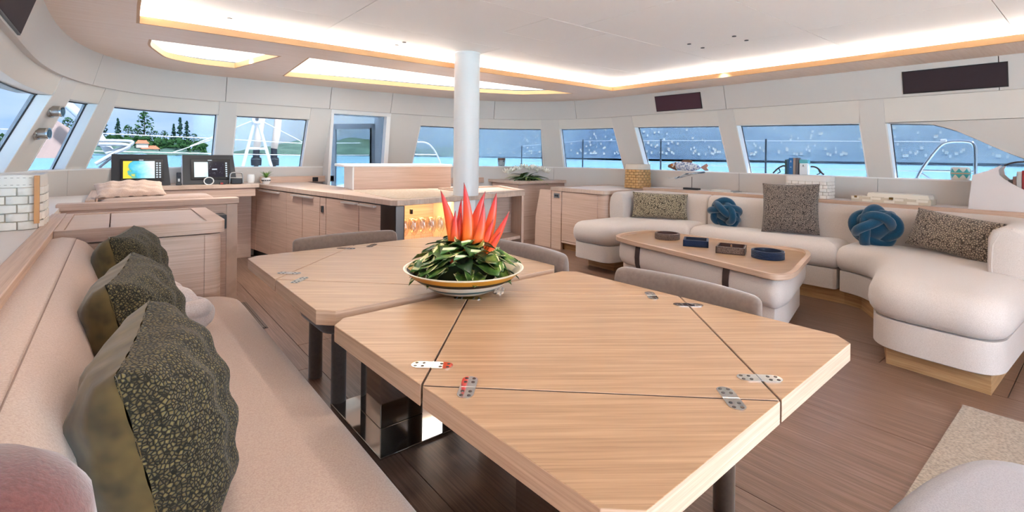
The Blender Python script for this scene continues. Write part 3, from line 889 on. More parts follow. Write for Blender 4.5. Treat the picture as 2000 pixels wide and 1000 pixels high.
backrest([(4.80, 3.855), (5.20, 3.855), (5.38, 3.80), (5.385, 3.45), (5.385, 2.975)])
backrest([(5.385, 2.93), (5.385, 2.2), (5.385, 1.40)])
backrest([(5.385, 1.355), (5.385, 1.0), (5.385, .62), (5.30, .42), (5.0, .40), (4.50, .43)])
pp = MB(); pp.tube([(4.485, .51, .47), (4.485, .515, .60), (4.485, .51, .72), (4.485, .475, .80), (4.485, .42, .838)], .006, 6)
pp.build('arm_piping', SOFA, sf)

# ------------------------------------------------------------------ coffee table ottoman
k = .9692
cpx = [(3.948, 3.188), (4.05, 3.27), (4.276, 3.322), (4.681, 3.262), (4.721, 2.534), (4.764, 2.054), (4.837, 1.815), (4.80, 1.725), (4.618, 1.632), (3.80, 1.44), (3.637, 1.435), (3.56, 1.50), (3.672, 1.969), (3.787, 2.505), (3.867, 2.954)]
cpx = [(x * k, y * k) for x, y in cpx]
ct = thing('coffee_table', 'boat shaped upholstered coffee table with oak tray top and dark leather straps', 'coffee table', (4.15, 2.2, 0))
cout = soft(cpx, .09)
q = resample(cout, .03)
plate('tray_rim', q, [inset(q, .035)], .452, .488, OAK_EDGE, ct)
MB().prism(inset(q, .034), .440, .468).build('tray_top', OAK_TABLE, ct)
pad(inset(q, .045), [(.03, .235), (.008, .25), (-.008, .29), (-.012, .34), (-.008, .39), (0, .425), (.02, .448)], step=.03).build('upper_cushion', SOFA, ct, smooth=True)
pad(inset(q, .075), [(.02, .05), (0, .06), (0, .236)], step=.03).build('lower_body', SOFA, ct, smooth=True, auto=40)
MB().prism(inset(q, .11), 0, .05).build('plinth', OAK_DARK, ct)
for (x, y) in ((3.73, 2.80), (3.50, 1.86)):
    # strap hanging down the port side
    i = min(range(len(q)), key=lambda j: (q[j][0] - x) ** 2 + (q[j][1] - y) ** 2)
    a, b = Vector(q[i - 1]), Vector(q[(i + 1) % len(q)])
    t = (b - a).normalized(); c = Vector(inset(q, .05)[i]); nn = Vector(q[i]) - c; nn.normalize()
    MB().rings([[(c.x + t.x * s + nn.x * o, c.y + t.y * s + nn.y * o, z) for s, o in ((-.028, off), (.028, off), (.028, off + .006), (-.028, off + .006))]
                for z, off in ((.45, .004), (.40, .012), (.34, .017), (.28, .013), (.245, .0), (.20, -.022), (.1, -.022))]).build('strap', LEA, ct)

# ------------------------------------------------------------------ rug and the two near seats
rg = MB().prism([(1.4, .49), (3.41, .49), (3.41, -2.0), (1.4, -2.0)], .001, .014).build('rug', fabric('rug_pile', 'a08e7b', '786959', 90, bstr=1.0), None)
tag(rg, 'beige short pile rug beside the sofa end', 'rug')
st = thing('aft_bench', 'pale grey linen bench end cutting into the lower corner of the view', 'bench', (1.4, -.3, 0))
pad(round_poly([(.7, .375), (1.55, .345), (1.955, .245), (1.99, -1.4), (.7, -1.4)], [.02, .3, .16, .02, .02], 8), [(.04, .28), (.006, .30), (0, .34), (0, .40), (.01, .43), (.03, .448), (.07, .456)], step=.04).build('seat_cushion', fabric('grey_linen', 'a09b9e', '8f8a8c', 300), st, smooth=True)
MB().box(.75, 1.85, -1.35, .2, .015, .29).build('seat_base', SOFA, st)
# ================================================================== SOFT PROPS
def voro(name, dark, c1, c2, scale, rough=.75, bstr=.8, edge=.06, sheen=.3, stretch=(1, 1, 1), dist=.004):
    m = mat(name, c1, rough, spec=.25)
    n, l, b = nodes(m)
    v = coords(m, stretch)
    t = n.new('ShaderNodeTexVoronoi'); t.feature = 'DISTANCE_TO_EDGE'; t.inputs['Scale'].default_value = scale
    t2 = n.new('ShaderNodeTexVoronoi'); t2.inputs['Scale'].default_value = scale
    l.new(v, t.inputs['Vector']); l.new(v, t2.inputs['Vector'])
    r = n.new('ShaderNodeValToRGB'); e = r.color_ramp.elements
    e[0].position = edge * .4; e[0].color = (0, 0, 0, 1); e[1].position = edge * 1.6; e[1].color = (1, 1, 1, 1)
    l.new(t.outputs['Distance'], r.inputs[0])
    mx = n.new('ShaderNodeMix'); mx.data_type = 'RGBA'
    mx.inputs[6].default_value = (*lin(dark), 1)
    hs = n.new('ShaderNodeMix'); hs.data_type = 'RGBA'
    hs.inputs[6].default_value = (*lin(c1), 1); hs.inputs[7].default_value = (*lin(c2), 1)
    l.new(t2.outputs['Color'], hs.inputs[0])
    l.new(hs.outputs[2], mx.inputs[7]); l.new(r.outputs[0], mx.inputs[0])
    l.new(mx.outputs[2], b.inputs['Base Color'])
    b.inputs['Sheen Weight'].default_value = sheen
    bump(m, r.outputs[0], bstr, dist)
    return m
SCALES = voro('olive_scale_cloth', '171208', '4e4228', '75663f', 135, edge=.17, dist=.003, sheen=.08)
OLIVE = fabric('olive_velvet', '66542f', '3d311a', 14, sheen=.25, bstr=.4)
CROC = voro('taupe_croc_cloth', '453a33', 'a39180', 'bdac98', 70, edge=.13)
CROCG = voro('golden_croc_cloth', '40372a', 'ab9a7d', 'c9b898', 70, edge=.13)
CROCB = voro('brown_croc_cloth', '3a312c', '87766a', '9b897b', 80, edge=.13)
TEAL = fabric('teal_knit', '0a435f', '073248', 220, sheen=.4)
PINKGREY = fabric('pink_grey_knit', 'bba8a0', 'a8948b', 220, sheen=.4)
ROSE = fabric('dusty_rose_knit', '693c38', '5a322f', 220, sheen=.4)
BLUSH = fabric('blush_linen', 'dcc0ad', 'c9a994', 200, bstr=.6)

def pillow(name, label, w, h, t, M, mf, mbk, group, pinch=.10, wrinkle=.0, seed=1, parts=('front_cover', 'back_cover')):
    """stuffed cushion lying in its own XZ plane, front to -Y, placed by matrix M"""
    o = thing(name, label, 'cushion', (0, 0, 0), 0, group)
    o.matrix_world = M
    rnd = random.Random(seed); ph = [rnd.uniform(0, 6) for _ in range(6)]
    N = 26
    def P(i, j, sg):
        u = -1 + 2 * i / N; v = -1 + 2 * j / N
        e = max(0.0, (1 - abs(u) ** 2.6)) * max(0.0, (1 - abs(v) ** 2.6))
        th = t / 2 * e ** .42
        x = w / 2 * u * (1 - pinch * (1 - v * v)) ; z = h / 2 * v * (1 - pinch * (1 - u * u))
        if wrinkle:
            k = (1 - e ** .6)
            th *= 1 + wrinkle * math.sin(9 * u + 5 * v + ph[0]) * math.sin(7 * v - 4 * u + ph[1])
            th += wrinkle * .02 * k * math.sin(16 * u + 11 * v + ph[2])
        return (x, sg * th, z)
    for sg, nm, m in ((-1, parts[0], mf), (1, parts[1], mbk)):
        mb = MB(); mb.grid([[P(i, j, sg) for j in range(N + 1)] for i in range(N + 1)])
        me = mb.mesh(nm); me.materials.append(m)
        me.polygons.foreach_set('use_smooth', [True] * len(me.polygons))
        c = bpy.data.objects.new(nm, me); COL.objects.link(c); c.parent = o
    return o
def facing(loc, normal, lean=0.0, roll=0.0):
    """matrix whose -Y axis looks along normal (horizontal), leaned back and rolled"""
    n = Vector((normal[0], normal[1], 0)).normalized()
    ang = math.atan2(n.x, -n.y)
    return Matrix.Translation(loc) @ Matrix.Rotation(ang, 4, 'Z') @ Matrix.Rotation(-lean, 4, 'X') @ Matrix.Rotation(roll, 4, 'Y')

G = 'olive scale patterned cushions on the bench'
for lab, loc, a, ro, sd in (('olive velvet scale patterned cushion, nearest of three on the bench', (.085, 1.31, .675), 9, -.04, 1),
                    ('olive velvet scale patterned cushion, middle of three on the bench', (.065, 2.03, .68), 9, -.03, 2),
                    ('olive velvet scale patterned cushion leaning by the end cabinet, farthest of three', (.075, 2.93, .68), 12, .02, 3)):
    a = math.radians(a)
    pillow('scatter_cushion', lab, .46, .44, .26, facing(loc, (math.cos(a), -math.sin(a)), .22, ro), SCALES, OLIVE, G, pinch=.06, wrinkle=.10, seed=sd, parts=('scale_front', 'velvet_back'))

def knot(name, label, m, loc, r, tube, sq=(1, 1, 1), rot=(0, 0, 0), group=None, p=4, q=5):
    o = thing(name, label, 'cushion', loc, 0, group); o.rotation_euler = rot
    N = 220; pts = []
    for i in range(N):
        t = 2 * PI * i / N
        lon = p * t; lat = .62 * math.sin(q * t)
        rr = r * (1 + .16 * math.cos(2 * q * t + PI / 2) * 1.0)
        # over-under weave
        rr = r * (1 + .17 * math.sin(q * t * 1.0 * 2 / 1 + (PI / 2 if False else 0)) )
        pts.append((rr * math.cos(lat) * math.cos(lon) * sq[0], rr * math.cos(lat) * math.sin(lon) * sq[1], rr * math.sin(lat) * 1.25 * sq[2]))
    mb = MB(); mb.tube(pts, tube, 12, closed=True)
    c = mb.mesh('knotted_tube'); c.materials.append(m); c.polygons.foreach_set('use_smooth', [True] * len(c.polygons))
    k = bpy.data.objects.new('knotted_tube', c); COL.objects.link(k); k.parent = o
    core = MB(); core.lathe([(r * .2, -r * .78 * sq[2]), (r * .8 * sq[0], -r * .5 * sq[2]), (r * .9 * sq[0], 0), (r * .8 * sq[0], r * .5 * sq[2]), (r * .2, r * .78 * sq[2])], (0, 0, 0), 16)
    c2 = core.mesh('core'); c2.materials.append(m); c2.polygons.foreach_set('use_smooth', [True] * len(c2.polygons))
    k2 = bpy.data.objects.new('core', c2); COL.objects.link(k2); k2.parent = o
    return o
knot('knot_cushion', 'teal knotted ball cushion between the golden oblong and brown square cushions', TEAL, (5.16, 2.68, .675), .115, .036, (1.12, 1.12, .80), (.3, .9, .2), 'teal knot cushions on the sofa')
knot('knot_cushion', 'teal knotted ball cushion between the brown square and taupe oblong cushions', TEAL, (5.10, 1.31, .690), .125, .039, (1.12, 1.12, .84), (-.2, 1.1, .5), 'teal knot cushions on the sofa')
knot('knot_cushion', 'pinkish grey knotted ball cushion tucked between the olive cushions', PINKGREY, (.215, 2.52, .585), .085, .040, (1, 1, .85), (.4, .6, .8))
rc = thing('bolster_cushion', 'dusty rose round cushion flopped over the bench back at the near corner', 'cushion', (-.125, .66, .905))
pad([(-.125 + .115 * math.cos(a * PI / 16), .64 + .115 * math.sin(a * PI / 16)) for a in range(32)], [(.05, .825), (.02, .84), (.004, .87), (0, .90), (.004, .93), (.02, .955), (.045, .975), (.08, .985)], step=.02).build('cover', ROSE, rc, smooth=True)

GS = 'croc patterned cushions on the sofa'
pillow('scatter_cushion', 'golden beige croc patterned oblong cushion in the sofa corner near the side cabinet', .64, .31, .15, facing((5.07, 3.44, .695), (-.80, -.60), .22, .02), CROCG, CROCG, GS, pinch=.05, seed=5)
pillow('scatter_cushion', 'brown croc patterned square cushion in the middle of the sofa', .50, .50, .17, facing((5.185, 2.03, .785), (-.97, -.25), .28, -.03), CROCB, CROCB, GS, pinch=.05, seed=6)
pillow('scatter_cushion', 'taupe croc patterned oblong cushion slumped in the chaise corner of the sofa', .60, .32, .16, facing((5.05, .80, .70), (-.93, .36), .35, .10), CROC, CROC, GS, pinch=.05, seed=7)
pillow('scatter_cushion', 'crumpled blush linen pillow lying on the helm seat back', .44, .24, .11, Matrix.Translation((.10, 4.96, .962)) @ Matrix.Rotation(math.radians(4), 4, 'Z') @ Matrix.Rotation(math.radians(-68), 4, 'X') @ Matrix.Rotation(-.03, 4, 'Y'), BLUSH, BLUSH, None, pinch=.04, wrinkle=.22, seed=8)

# ================================================================== FLOWER BOWL
BX, BY = 1.035, 1.56
bw = thing('fruit_bowl', 'wide shallow bowl with ochre, black, white and teal painted bands on the dining tables', 'bowl', (BX, BY, .75))
cols = ['c9a24a', 'e9e2d2', '2a5f66', 'e9e2d2', '2b2018', 'c98a2e', 'efe6d4']
bm_ = [mat('bowl_band_%d' % i, c, .35) for i, c in enumerate(cols)]
zs = [0, .012, .026, .036, .056, .070, .090, .096]
def brad(z): return .062 + .165 * (max(0, z) / .096) ** .62
for i in range(7):
    a, b = zs[i], zs[i + 1]
    MB().lathe([(brad(a + (b - a) * k / 4), a + (b - a) * k / 4) for k in range(5)] + [(brad(b) - .006, b), (brad(a) - .006, a + .003)], (BX, BY, .75), 64, cap0=(i == 0), cap1=False).build('painted_band', bm_[i], bw, smooth=True, auto=50)
inn = MB(); inn.lathe([(.02, .010), (.07, .018), (brad(.05) - .008, .052), (brad(.094) - .006, .0955)], (BX, BY, .75), 64, cap0=True, cap1=False)
mi_ = mat('bowl_inside', 'd9c79c', .4)
n_, l_, b_ = nodes(mi_)
wv = n_.new('ShaderNodeTexGradient'); wv.gradient_type = 'RADIAL'
l_.new(coords(mi_, (1, 1, 1), (0, 0, .6)), wv.inputs['Vector'])
l_.new(ramp(mi_, wv.outputs['Fac'], [(0.0, '2b2018'), (.32, '2b2018'), (.34, 'dccb9f'), (.62, 'dccb9f'), (.64, '2b2018'), (.74, '2b2018'), (.76, 'd8b46a')]), b_.inputs['Base Color'])
inn.build('inside', mi_, bw, smooth=True)

fa = thing('flower_arrangement', 'red orange heliconia blooms over variegated green leaves in the painted bowl', 'flowers', (BX, BY, .78))
LEAFG = mat('leaf_green', '2f4a20', .32)
n_, l_, b_ = nodes(LEAFG)
l_.new(ramp(LEAFG, noise(LEAFG, coords(LEAFG), 26, 3), [(.35, '27421a'), (.52, '46682c'), (.70, '869a44')]), b_.inputs['Base Color'])
LEAFC = mat('leaf_cream_edge', 'cfc894', .4)
LEAFD = mat('leaf_dark', '1c3418', .3)
def leaf_mesh(name, L, W, curl, wav, mats, seed):
    r = random.Random(seed); nu, nv = 10, 12; P = []
    for i in range(nu + 1):
        u = i / nu
        wd = W * (math.sin(PI * min(1, u * .93 + .07)) ** (.45 if W > .08 else .75)) * (1 - .1 * u)
        row = []
        for j in range(nv + 1):
            v = -1 + 2 * j / nv
            z = -curl * u * u * L + .18 * W * v * v + wav * W * math.sin(8 * u + 3 * v + seed) * abs(v)
            row.append((L * u - .10 * L * v * v * (0 if u < .1 else 1) * .3, wd * v / 2 * 1.0, z))
        P.append(row)
    mb = MB(); mb.grid(P)
    k = 0
    for i in range(nu):
        for j in range(nv):
            mb.mi[k] = 1 if (j in (0, nv - 1) and len(mats) > 1 and (i + j + seed) % 3 != 0) else 0
            k += 1
    me = mb.mesh(name)
    for m in mats: me.materials.append(m)
    me.polygons.foreach_set('material_index', mb.mi)
    me.polygons.foreach_set('use_smooth', [True] * len(me.polygons))
    return me
leafs = [leaf_mesh('leaf', .10, .115, .8, .09, [LEAFG, LEAFC], s) for s in range(4)] + [leaf_mesh('leaf', .12, .07, .8, .03, [LEAFD], 9)]
rl = random.Random(11)
def put_leaf(me, loc, az, el, roll, s, parent):
    o = bpy.data.objects.new('leaf', me); COL.objects.link(o); o.parent = parent
    o.location = loc; o.rotation_euler = Euler((roll, -el, az), 'XYZ'); o.scale = (s, s, s)
for i in range(60):
    ring = i % 4
    az = i * 2.39996 + rl.uniform(-.2, .2)
    r0 = (.02, .06, .095, .12)[ring]; z0 = (.125, .105, .08, .055)[ring] + rl.uniform(0, .012)
    el = (.75, .55, .40, .25)[ring] + rl.uniform(-.15, .2)
    s = rl.uniform(.85, 1.15) * (1, 1, .95, .82)[ring]
    put_leaf(leafs[rl.choice([0, 1, 2, 3, 0, 1, 4])], (r0 * math.cos(az) * .9, r0 * math.sin(az) * .9, z0), az, el, rl.uniform(-.4, .4), s, fa)
MB().lathe([(.01, -.02), (.075, -.005), (.12, .03), (.10, .07), (.05, .10), (.01, .105)], (BX, BY, .78), 20).build('moss_base', mat('moss', '2a3519', .9), fa, smooth=True)
BRACT = mat('heliconia_bract', 'd8402a', .38)
n_, l_, b_ = nodes(BRACT)
sp_ = n_.new('ShaderNodeSeparateXYZ'); l_.new(coords(BRACT, kind='Generated'), sp_.inputs[0])
l_.new(ramp(BRACT, sp_.outputs[2], [(0.0, 'f0902e'), (.35, 'ee7426'), (.62, 'e2502a'), (.88, 'c93438'), (1.0, '6a2a26')]), b_.inputs['Base Color'])
RGT = Vector((math.cos(YAW), -math.sin(YAW), 0)); FWD = Vector((math.sin(YAW), math.cos(YAW), 0))
def bract(base, tip, w, bow=0.0, side=0.0):
    base = Vector(base); tip = Vector(tip); d = tip - base
    pts = []; rad = []
    for i in range(13):
        t = i / 12
        p = base + d * t + RGT * side * math.sin(PI * t) + Vector((0, 0, bow * math.sin(PI * t)))
        pts.append(p); rad.append(max(.0006, w * (math.sin(PI * min(1, .12 + t * .88)) ** .8) * (1 - .25 * t)))
    rad = [q * 1.45 for q in rad]
    mb = MB(); mb.tube(pts, rad, 10)
    ax = FWD
    mb.v = [tuple(Vector(v) - ax * ((Vector(v) - pts[i // 10]).dot(ax) * .55)) for i, v in enumerate(mb.v)]
    # flatten like a folded boat shaped bract
    return mb.build('bract', BRACT, fa, smooth=True)
C0 = Vector((BX, BY, .0)) + RGT * .012
def at(r, z, f=0.0): return C0 + RGT * r + FWD * f + Vector((0, 0, z))
for args in ((at(-.045, .86), at(-.105, 1.135), .0165, 0, .012), (at(-.04, .83), at(-.045, 1.06, -.02), .013, 0, -.006), (at(-.05, .86, .02), at(-.03, 1.045, .03), .013, 0, .0),
             (at(-.004, .83), at(-.016, 1.165), .0175, 0, .012), (at(.0, .84, .02), at(.064, 1.13, .03), .0185, 0, -.012), (at(.006, .84, -.02), at(.062, 1.09, -.02), .0155, 0, .012),
             (at(.05, .86, .01), at(.108, 1.128, .0), .0165, 0, .004), (at(.035, .83, -.01), at(.098, 1.03, -.02), .013, 0, .0), (at(.02, .815, -.02), at(.158, 1.06, -.03), .0135, 0, .008),
             (at(.05, .84, -.03), at(.126, .985, -.04), .010, 0, .0), (at(.0, .815, -.05), at(-.058, .925, -.05), .0125, -.012, -.012), (at(-.02, .84, .03), at(-.03, 1.10, .05), .012, 0, -.01)):
    bract(*args)
STAM = mat('stamen', 'c9a23a', .5); STD = mat('stamen_dark', '23261a', .5)
for i in range(14):
    a = rl.uniform(-.6, .6)
    MB().tube([at(.025, .83), at(.03 + .03 * a, .88, -.03), at(.03 + .06 * a, .905 + rl.uniform(0, .03), -.03)], [.003, .0022, .0008], 5).build('stamen', STAM if i % 3 else STD, fa)

# ================================================================== WINE GLASSES
def wineglass():
    t = thing('wine_glass', 'x', 'glass', (0, 0, 0), 0, 'wine glasses on the bar shelf')
    MB().lathe([(.034, 0), (.034, .002), (.006, .006), (.004, .012), (.004, .085), (.008, .092)], (0, 0, 0), 20).build('stem', WINEGLASS, t, smooth=True, auto=50)
    MB().lathe([(.004, .09), (.022, .105), (.036, .135), (.039, .16), (.034, .20), (.031, .225), (.030, .225), (.033, .20), (.038, .16), (.035, .136), (.021, .107), (.004, .093)], (0, 0, 0), 24, cap0=False, cap1=False).build('bowl', WINEGLASS, t, smooth=True)
    return t
wg = wineglass(); wg.location = (1.94, 3.85, .475)
ordn = ['first', 'second', 'third', 'fourth', 'fifth', 'sixth']
wg['label'] = 'clear wine glass, first of the front row from the dark steel post'
for i in range(1, 6):
    dup_tree(wg, (1.94 + .092 * i, 3.85 + .004 * i, .475), 0, 'clear wine glass, %s of the front row from the dark steel post' % ordn[i])
for i in range(5):
    dup_tree(wg, (1.985 + .092 * i, 3.98, .475), 0, 'clear wine glass, %s of the back row from the dark steel post' % ordn[i])

# ================================================================== COFFEE TABLE TRAYS
CORDB = voro('brown_cord', '4a382d', '7d6353', '92786a', 160, edge=.12, dist=.002)
NAVY = fabric('navy_cord', '1b2c49', '121e36', 200, bstr=.8)
DKBR = mat('brown_leather_lining', '4a3029', .5); NVL = mat('navy_lining', '1a2438', .5)
zt = .4682
def round_tray(c, r, h, mo, mi2, label, ribs):
    t = thing('round_tray', label, 'tray', (*c, zt), 0, 'woven trays on the coffee table')
    MB().lathe([(r - .015, 0), (r, 0), (r, h), (r - .016, h), (r - .016, .012), (0.01, .012)], (*c, zt), 40, cap1=True).build('lining', mi2, t, smooth=True, auto=40)
    for k in range(ribs):
        z = zt + h * (k + .5) / ribs
        MB().tube([(c[0] + (r + .001) * math.cos(2 * PI * i / 40), c[1] + (r + .001) * math.sin(2 * PI * i / 40), z) for i in range(40)], h / ribs * .55, 8, closed=True).build('cord_band', mo, t, smooth=True)
def square_tray(c, s, h, rz, mo, mi2, label, divider):
    t = thing('square_tray', label, 'tray', (*c, zt), 0, 'woven trays on the coffee table')
    t.rotation_euler = (0, 0, rz)
    def part(x0, x1, y0, y1, z0, z1, nm, m):
        me = MB().box(x0, x1, y0, y1, z0, z1).mesh(nm); me.materials.append(m)
        o = bpy.data.objects.new(nm, me); COL.objects.link(o); o.parent = t
        bv = o.modifiers.new('b', 'BEVEL'); bv.width = .003; bv.segments = 2
    e = s / 2; w = .013
    part(-e, e, -e, e, 0, .01, 'base', mi2)
    for a in (((-e, e, -e, -e + w), (-e, e, e - w, e), (-e, -e + w, -e, e), (e - w, e, -e, e))):
        part(*a, 0, h, 'side_wall', mo)
    q = w + .001
    for a in (((-e + q, e - q, -e + q, -e + q + .004), (-e + q, e - q, e - q - .004, e - q), (-e + q, -e + q + .004, -e + q, e - q), (e - q - .004, e - q, -e + q, e - q))):
        part(*a, .01, h + .002, 'lining_wall', mi2)
    part(-e * .15, e * .15, -.006, .006, .01, h + .006, 'handle_tab', mat('tan_leather', 'a06d45', .5)) if divider else None
round_tray((4.26, 2.80), .112, .058, CORDB, DKBR, 'round brown woven tray at the narrow end of the coffee table', 5)
square_tray((4.155, 2.43), .215, .058, .5, NAVY, NVL, 'square navy woven tray, second from the narrow end of the coffee table', False)
square_tray((4.10, 2.07), .225, .058, .38, CORDB, DKBR, 'square brown woven tray with tan leather tab, between the two navy trays', True)
round_tray((4.115, 1.775), .115, .062, NAVY, NVL, 'round navy coiled tray at the wide end of the coffee table', 5)

# ================================================================== WOVEN BASKETS
def woven(name, label, cx, cy, z, wx, wy, h, cols_, rows_, m1, mrim, mcore, taper=1.0, round_=.5):
    t = thing(name, label, 'basket', (cx, cy, z))
    def outline(f, off=0.0, n=96):
        o = []
        for i in range(n):
            a = 2 * PI * i / n
            c, s = math.cos(a), math.sin(a)
            o.append((cx + (math.copysign(abs(c) ** round_, c) * wx / 2 + off * c) * f, cy + (math.copysign(abs(s) ** round_, s) * wy / 2 + off * s) * f))
        return o
    def fz(q): return 1 - (1 - taper) * q
    lo = resample(outline(1), .004)
    MB().rings([[(x, y, z + h * q) for x, y in outline(fz(q), -.008)] for q in (0, .5, .84, .84)], cap1=True).build('liner', mcore, t, smooth=True, auto=40)
    hh = h * .78 / rows_
    base = resample(outline(1), .006); L = len(base)
    for r in range(rows_):
        q0 = (r * hh) / h; q1 = ((r + 1) * hh) / h
        for c in range(cols_):
            ph = .5 * (r % 2)
            i0 = int((c + ph) * L / cols_); i1 = int((c + ph + 1) * L / cols_)
            i0 += 1; idx = [i0 + (i1 - i0) * k // 5 for k in range(6)]
            out = []
            for k, i in enumerate(idx):
                u = k / 5; bul = .010 * math.sin(PI * u) ** .7
                p0 = Vector(outline(1)[0]) if False else None
                x, y = base[i % L]
                d = Vector((x - cx, y - cy)); f0 = fz((q0 + q1) / 2)
                nrm = d.normalized()
                out.append([(cx + d.x * f0 + nrm.x * (bul - .004), cy + d.y * f0 + nrm.y * (bul - .004), z + h * q0 + .0016), (cx + d.x * f0 + nrm.x * bul, cy + d.y * f0 + nrm.y * bul, z + h * q0 + .004),
                            (cx + d.x * f0 + nrm.x * bul, cy + d.y * f0 + nrm.y * bul, z + h * q1 - .004), (cx + d.x * f0 + nrm.x * (bul - .004), cy + d.y * f0 + nrm.y * (bul - .004), z + h * q1 - .0016)])
            MB().rings(out, False, False, False).build('woven_strip', m1, t, smooth=True, auto=50)
    R = [[(x, y, z + h * q) for x, y in outline(fz(q), o_)] for q, o_ in ((.78, .002), (.78, .007), (1.0, .007), (1.0, -.004), (.78, -.004))]
    MB().rings(R, True, False, False).build('rim_band', mrim, t, smooth=True, auto=40)
    return t
LW = mat('white_leather_strip', 'e6ddd3', .45); LWR = mat('white_leather_rim', 'e4dbd2', .45); LWC = mat('white_leather_core', 'c2b3a0', .6)
AM = mat('amber_strip', 'c79a63', .42); AMR = mat('pale_rim', 'd9cbb9', .5); AMC = mat('amber_core', '946f40', .6)
pbk = woven('leather_basket', 'white woven leather basket with stitched rim on the port shelf', -.50, 3.64, .868, .42, .40, .275, 18, 5, LW, LWR, LWC, .97, .35)
MB().box(-.315, -.296, 3.42, 3.45, .90, 1.14).build('corner_strap', mat('tan_strap', 'c88d58', .5), pbk)
st_ = MB()
for i in range(16):
    for zz in (1.095, 1.13): st_.obox((-.66 + i * .022, 3.4345, zz), (.010, .002, .002))
st_.build('stitching', mat('stitch', '8f8478', .8), pbk)
woven('amber_basket', 'amber woven basket with pale folded rim on the side cabinet', 5.70, 4.23, .8455, .30, .30, .33, 14, 7, AM, AMR, AMC, .93, .55)
woven('leather_basket', 'white woven leather basket on the starboard shelf behind the brown square cushion', 5.70, 2.04, .868, .24, .40, .225, 18, 5, LW, LWR, LWC, 1.0, .3)

# ================================================================== SHELF AND SILL PROPS
# bone inlay game box
gbx = thing('game_box', 'flat bone inlay box lying on the starboard shelf toward the white magazine holder', 'box', (5.70, 1.33, .868))
BONE = mat('bone_tile', 'e6dccb', .35); BONE2 = mat('bone_tile_dark', 'cdbfa8', .35)
MB().box(5.60, 5.80, 1.03, 1.635, .868, .918).build('body', BONE2, gbx)
MB().box(5.61, 5.79, 1.05, 1.50, .945, .958).build('lid_stack', BONE, gbx)
for i in range(7):
    y0 = 1.032 + i * .086
    MB().box(5.594, 5.601, y0, y0 + .082, .872, .893).build('inlay_tile', BONE if i % 2 else BONE2, gbx)
    MB().box(5.594, 5.601, y0 + .02, y0 + .10 if i < 6 else y0 + .082, .895, .916).build('inlay_tile', BONE2 if i % 2 else BONE, gbx)
    for j in range(3):
        MB().box(5.602 + j * .066, 5.664 + j * .066, y0, y0 + .082, .918, .922).build('inlay_tile', BONE if (i + j) % 2 else BONE2, gbx)
MB().box(5.605, 5.795, 1.045, 1.505, .922, .945).build('upper_tray', BONE, gbx)
MB().box(5.586, 5.595, 1.30, 1.33, .905, .925).build('clasp', mat('brass', '8a6a3a', .35, 1.0), gbx)
MB().box(5.586, 5.595, 1.585, 1.605, .905, .925).build('clasp', MATS['brass'], gbx)
# magazines
for k, (lab, z0, c, dy) in enumerate((('dark covered magazine, lower of two lying on the starboard shelf', .868, '6f7a80', 0), ('pale magazine lying on top of a dark one on the starboard shelf', .8802, 'cfcac4', .03))):
    t = thing('magazine', lab, 'magazine', (5.68, 2.95, z0), 0, 'magazines on the starboard shelf')
    MB().box(5.58, 5.78, 2.80 + dy, 3.10 - dy, z0, z0 + .012).build('pages', mat('paper', 'ddd8d0', .7), t)
    MB().box(5.578, 5.782, 2.798 + dy, 3.102 - dy, z0 + .0122, z0 + .0142).build('cover', mat('magazine_cover_%d' % k, c, .3), t)
# manta ray sculpture
rs = thing('ray_sculpture', 'small silver blue ray sculpture on a black stand on the starboard shelf', 'sculpture', (5.70, 3.40, .868))
MB().box(5.66, 5.74, 3.30, 3.50, .868, .892).build('stand', BLACKM, rs, bevel=.003)
MB().cyl((5.70, 3.40, .89), (5.70, 3.40, 1.03), .004, 8).build('rod', STEELDARK, rs)
P = []
for i in range(21):
    u = -1 + 2 * i / 20; row = []
    for j in range(9):
        v = -1 + 2 * j / 8
        wid = (1 - abs(u) ** 1.3) * .10 + .008
        row.append((5.70 + wid * v * .9 + .02 * u, 3.43 - u * .19 , 1.055 + .045 * u + .03 * abs(v) * (1 - abs(u)) - .015 * v * v))
    P.append(row)
RAYM = mat('ray_paint', '9fb0bd', .3)
n_, l_, b_ = nodes(RAYM)
l_.new(ramp(RAYM, noise(RAYM, coords(RAYM), 12, 2), [(.42, '3f5468'), (.5, 'b8c4cc'), (.65, 'e4e6e6')]), b_.inputs['Base Color'])
MB().grid(P).build('body', RAYM, rs, smooth=True, solid=.012)
MB().tube([(5.70, 3.60, 1.02), (5.70, 3.68, 1.00), (5.70, 3.76, 1.005)], [.007, .004, .0015], 6).build('tail', RAYM, rs)
# fish sculpture on the sill
fs = thing('fish_sculpture', 'driftwood and shell fish sculpture with orange tail on the window sill', 'sculpture', (5.99, 3.62, 1.10))
R = []
for i in range(15):
    u = i / 14
    y = 3.86 - u * .42; hh_ = .055 * math.sin(PI * min(1, .1 + u * .9)) ** .6 + .008
    R.append([(5.985 + .03 * math.cos(a * PI / 6), y, 1.165 + hh_ * math.sin(a * PI / 6) - .02 * u) for a in range(12)])
FISH = mat('fish_shells', 'cfd3dc', .4)
n_, l_, b_ = nodes(FISH)
l_.new(ramp(FISH, noise(FISH, coords(FISH), 38, 2), [(.38, '6f7fa8'), (.5, 'd6d8de'), (.7, 'efeeea')]), b_.inputs['Base Color'])
FBR = mat('fish_wood', '7a5238', .6); FTL = mat('fish_tail', 'b58a76', .6)
MB().rings(R).build('body', FISH, fs, smooth=True)
R2 = []
for i in range(8):
    u = i / 7
    R2.append([(5.985 + .032 * math.cos(a * PI / 6) * (.35 + .7 * u), 3.93 - u * .13, 1.155 + (.018 + .045 * u) * math.sin(a * PI / 6)) for a in range(12)])
MB().rings(R2).build('head', FBR, fs, smooth=True)
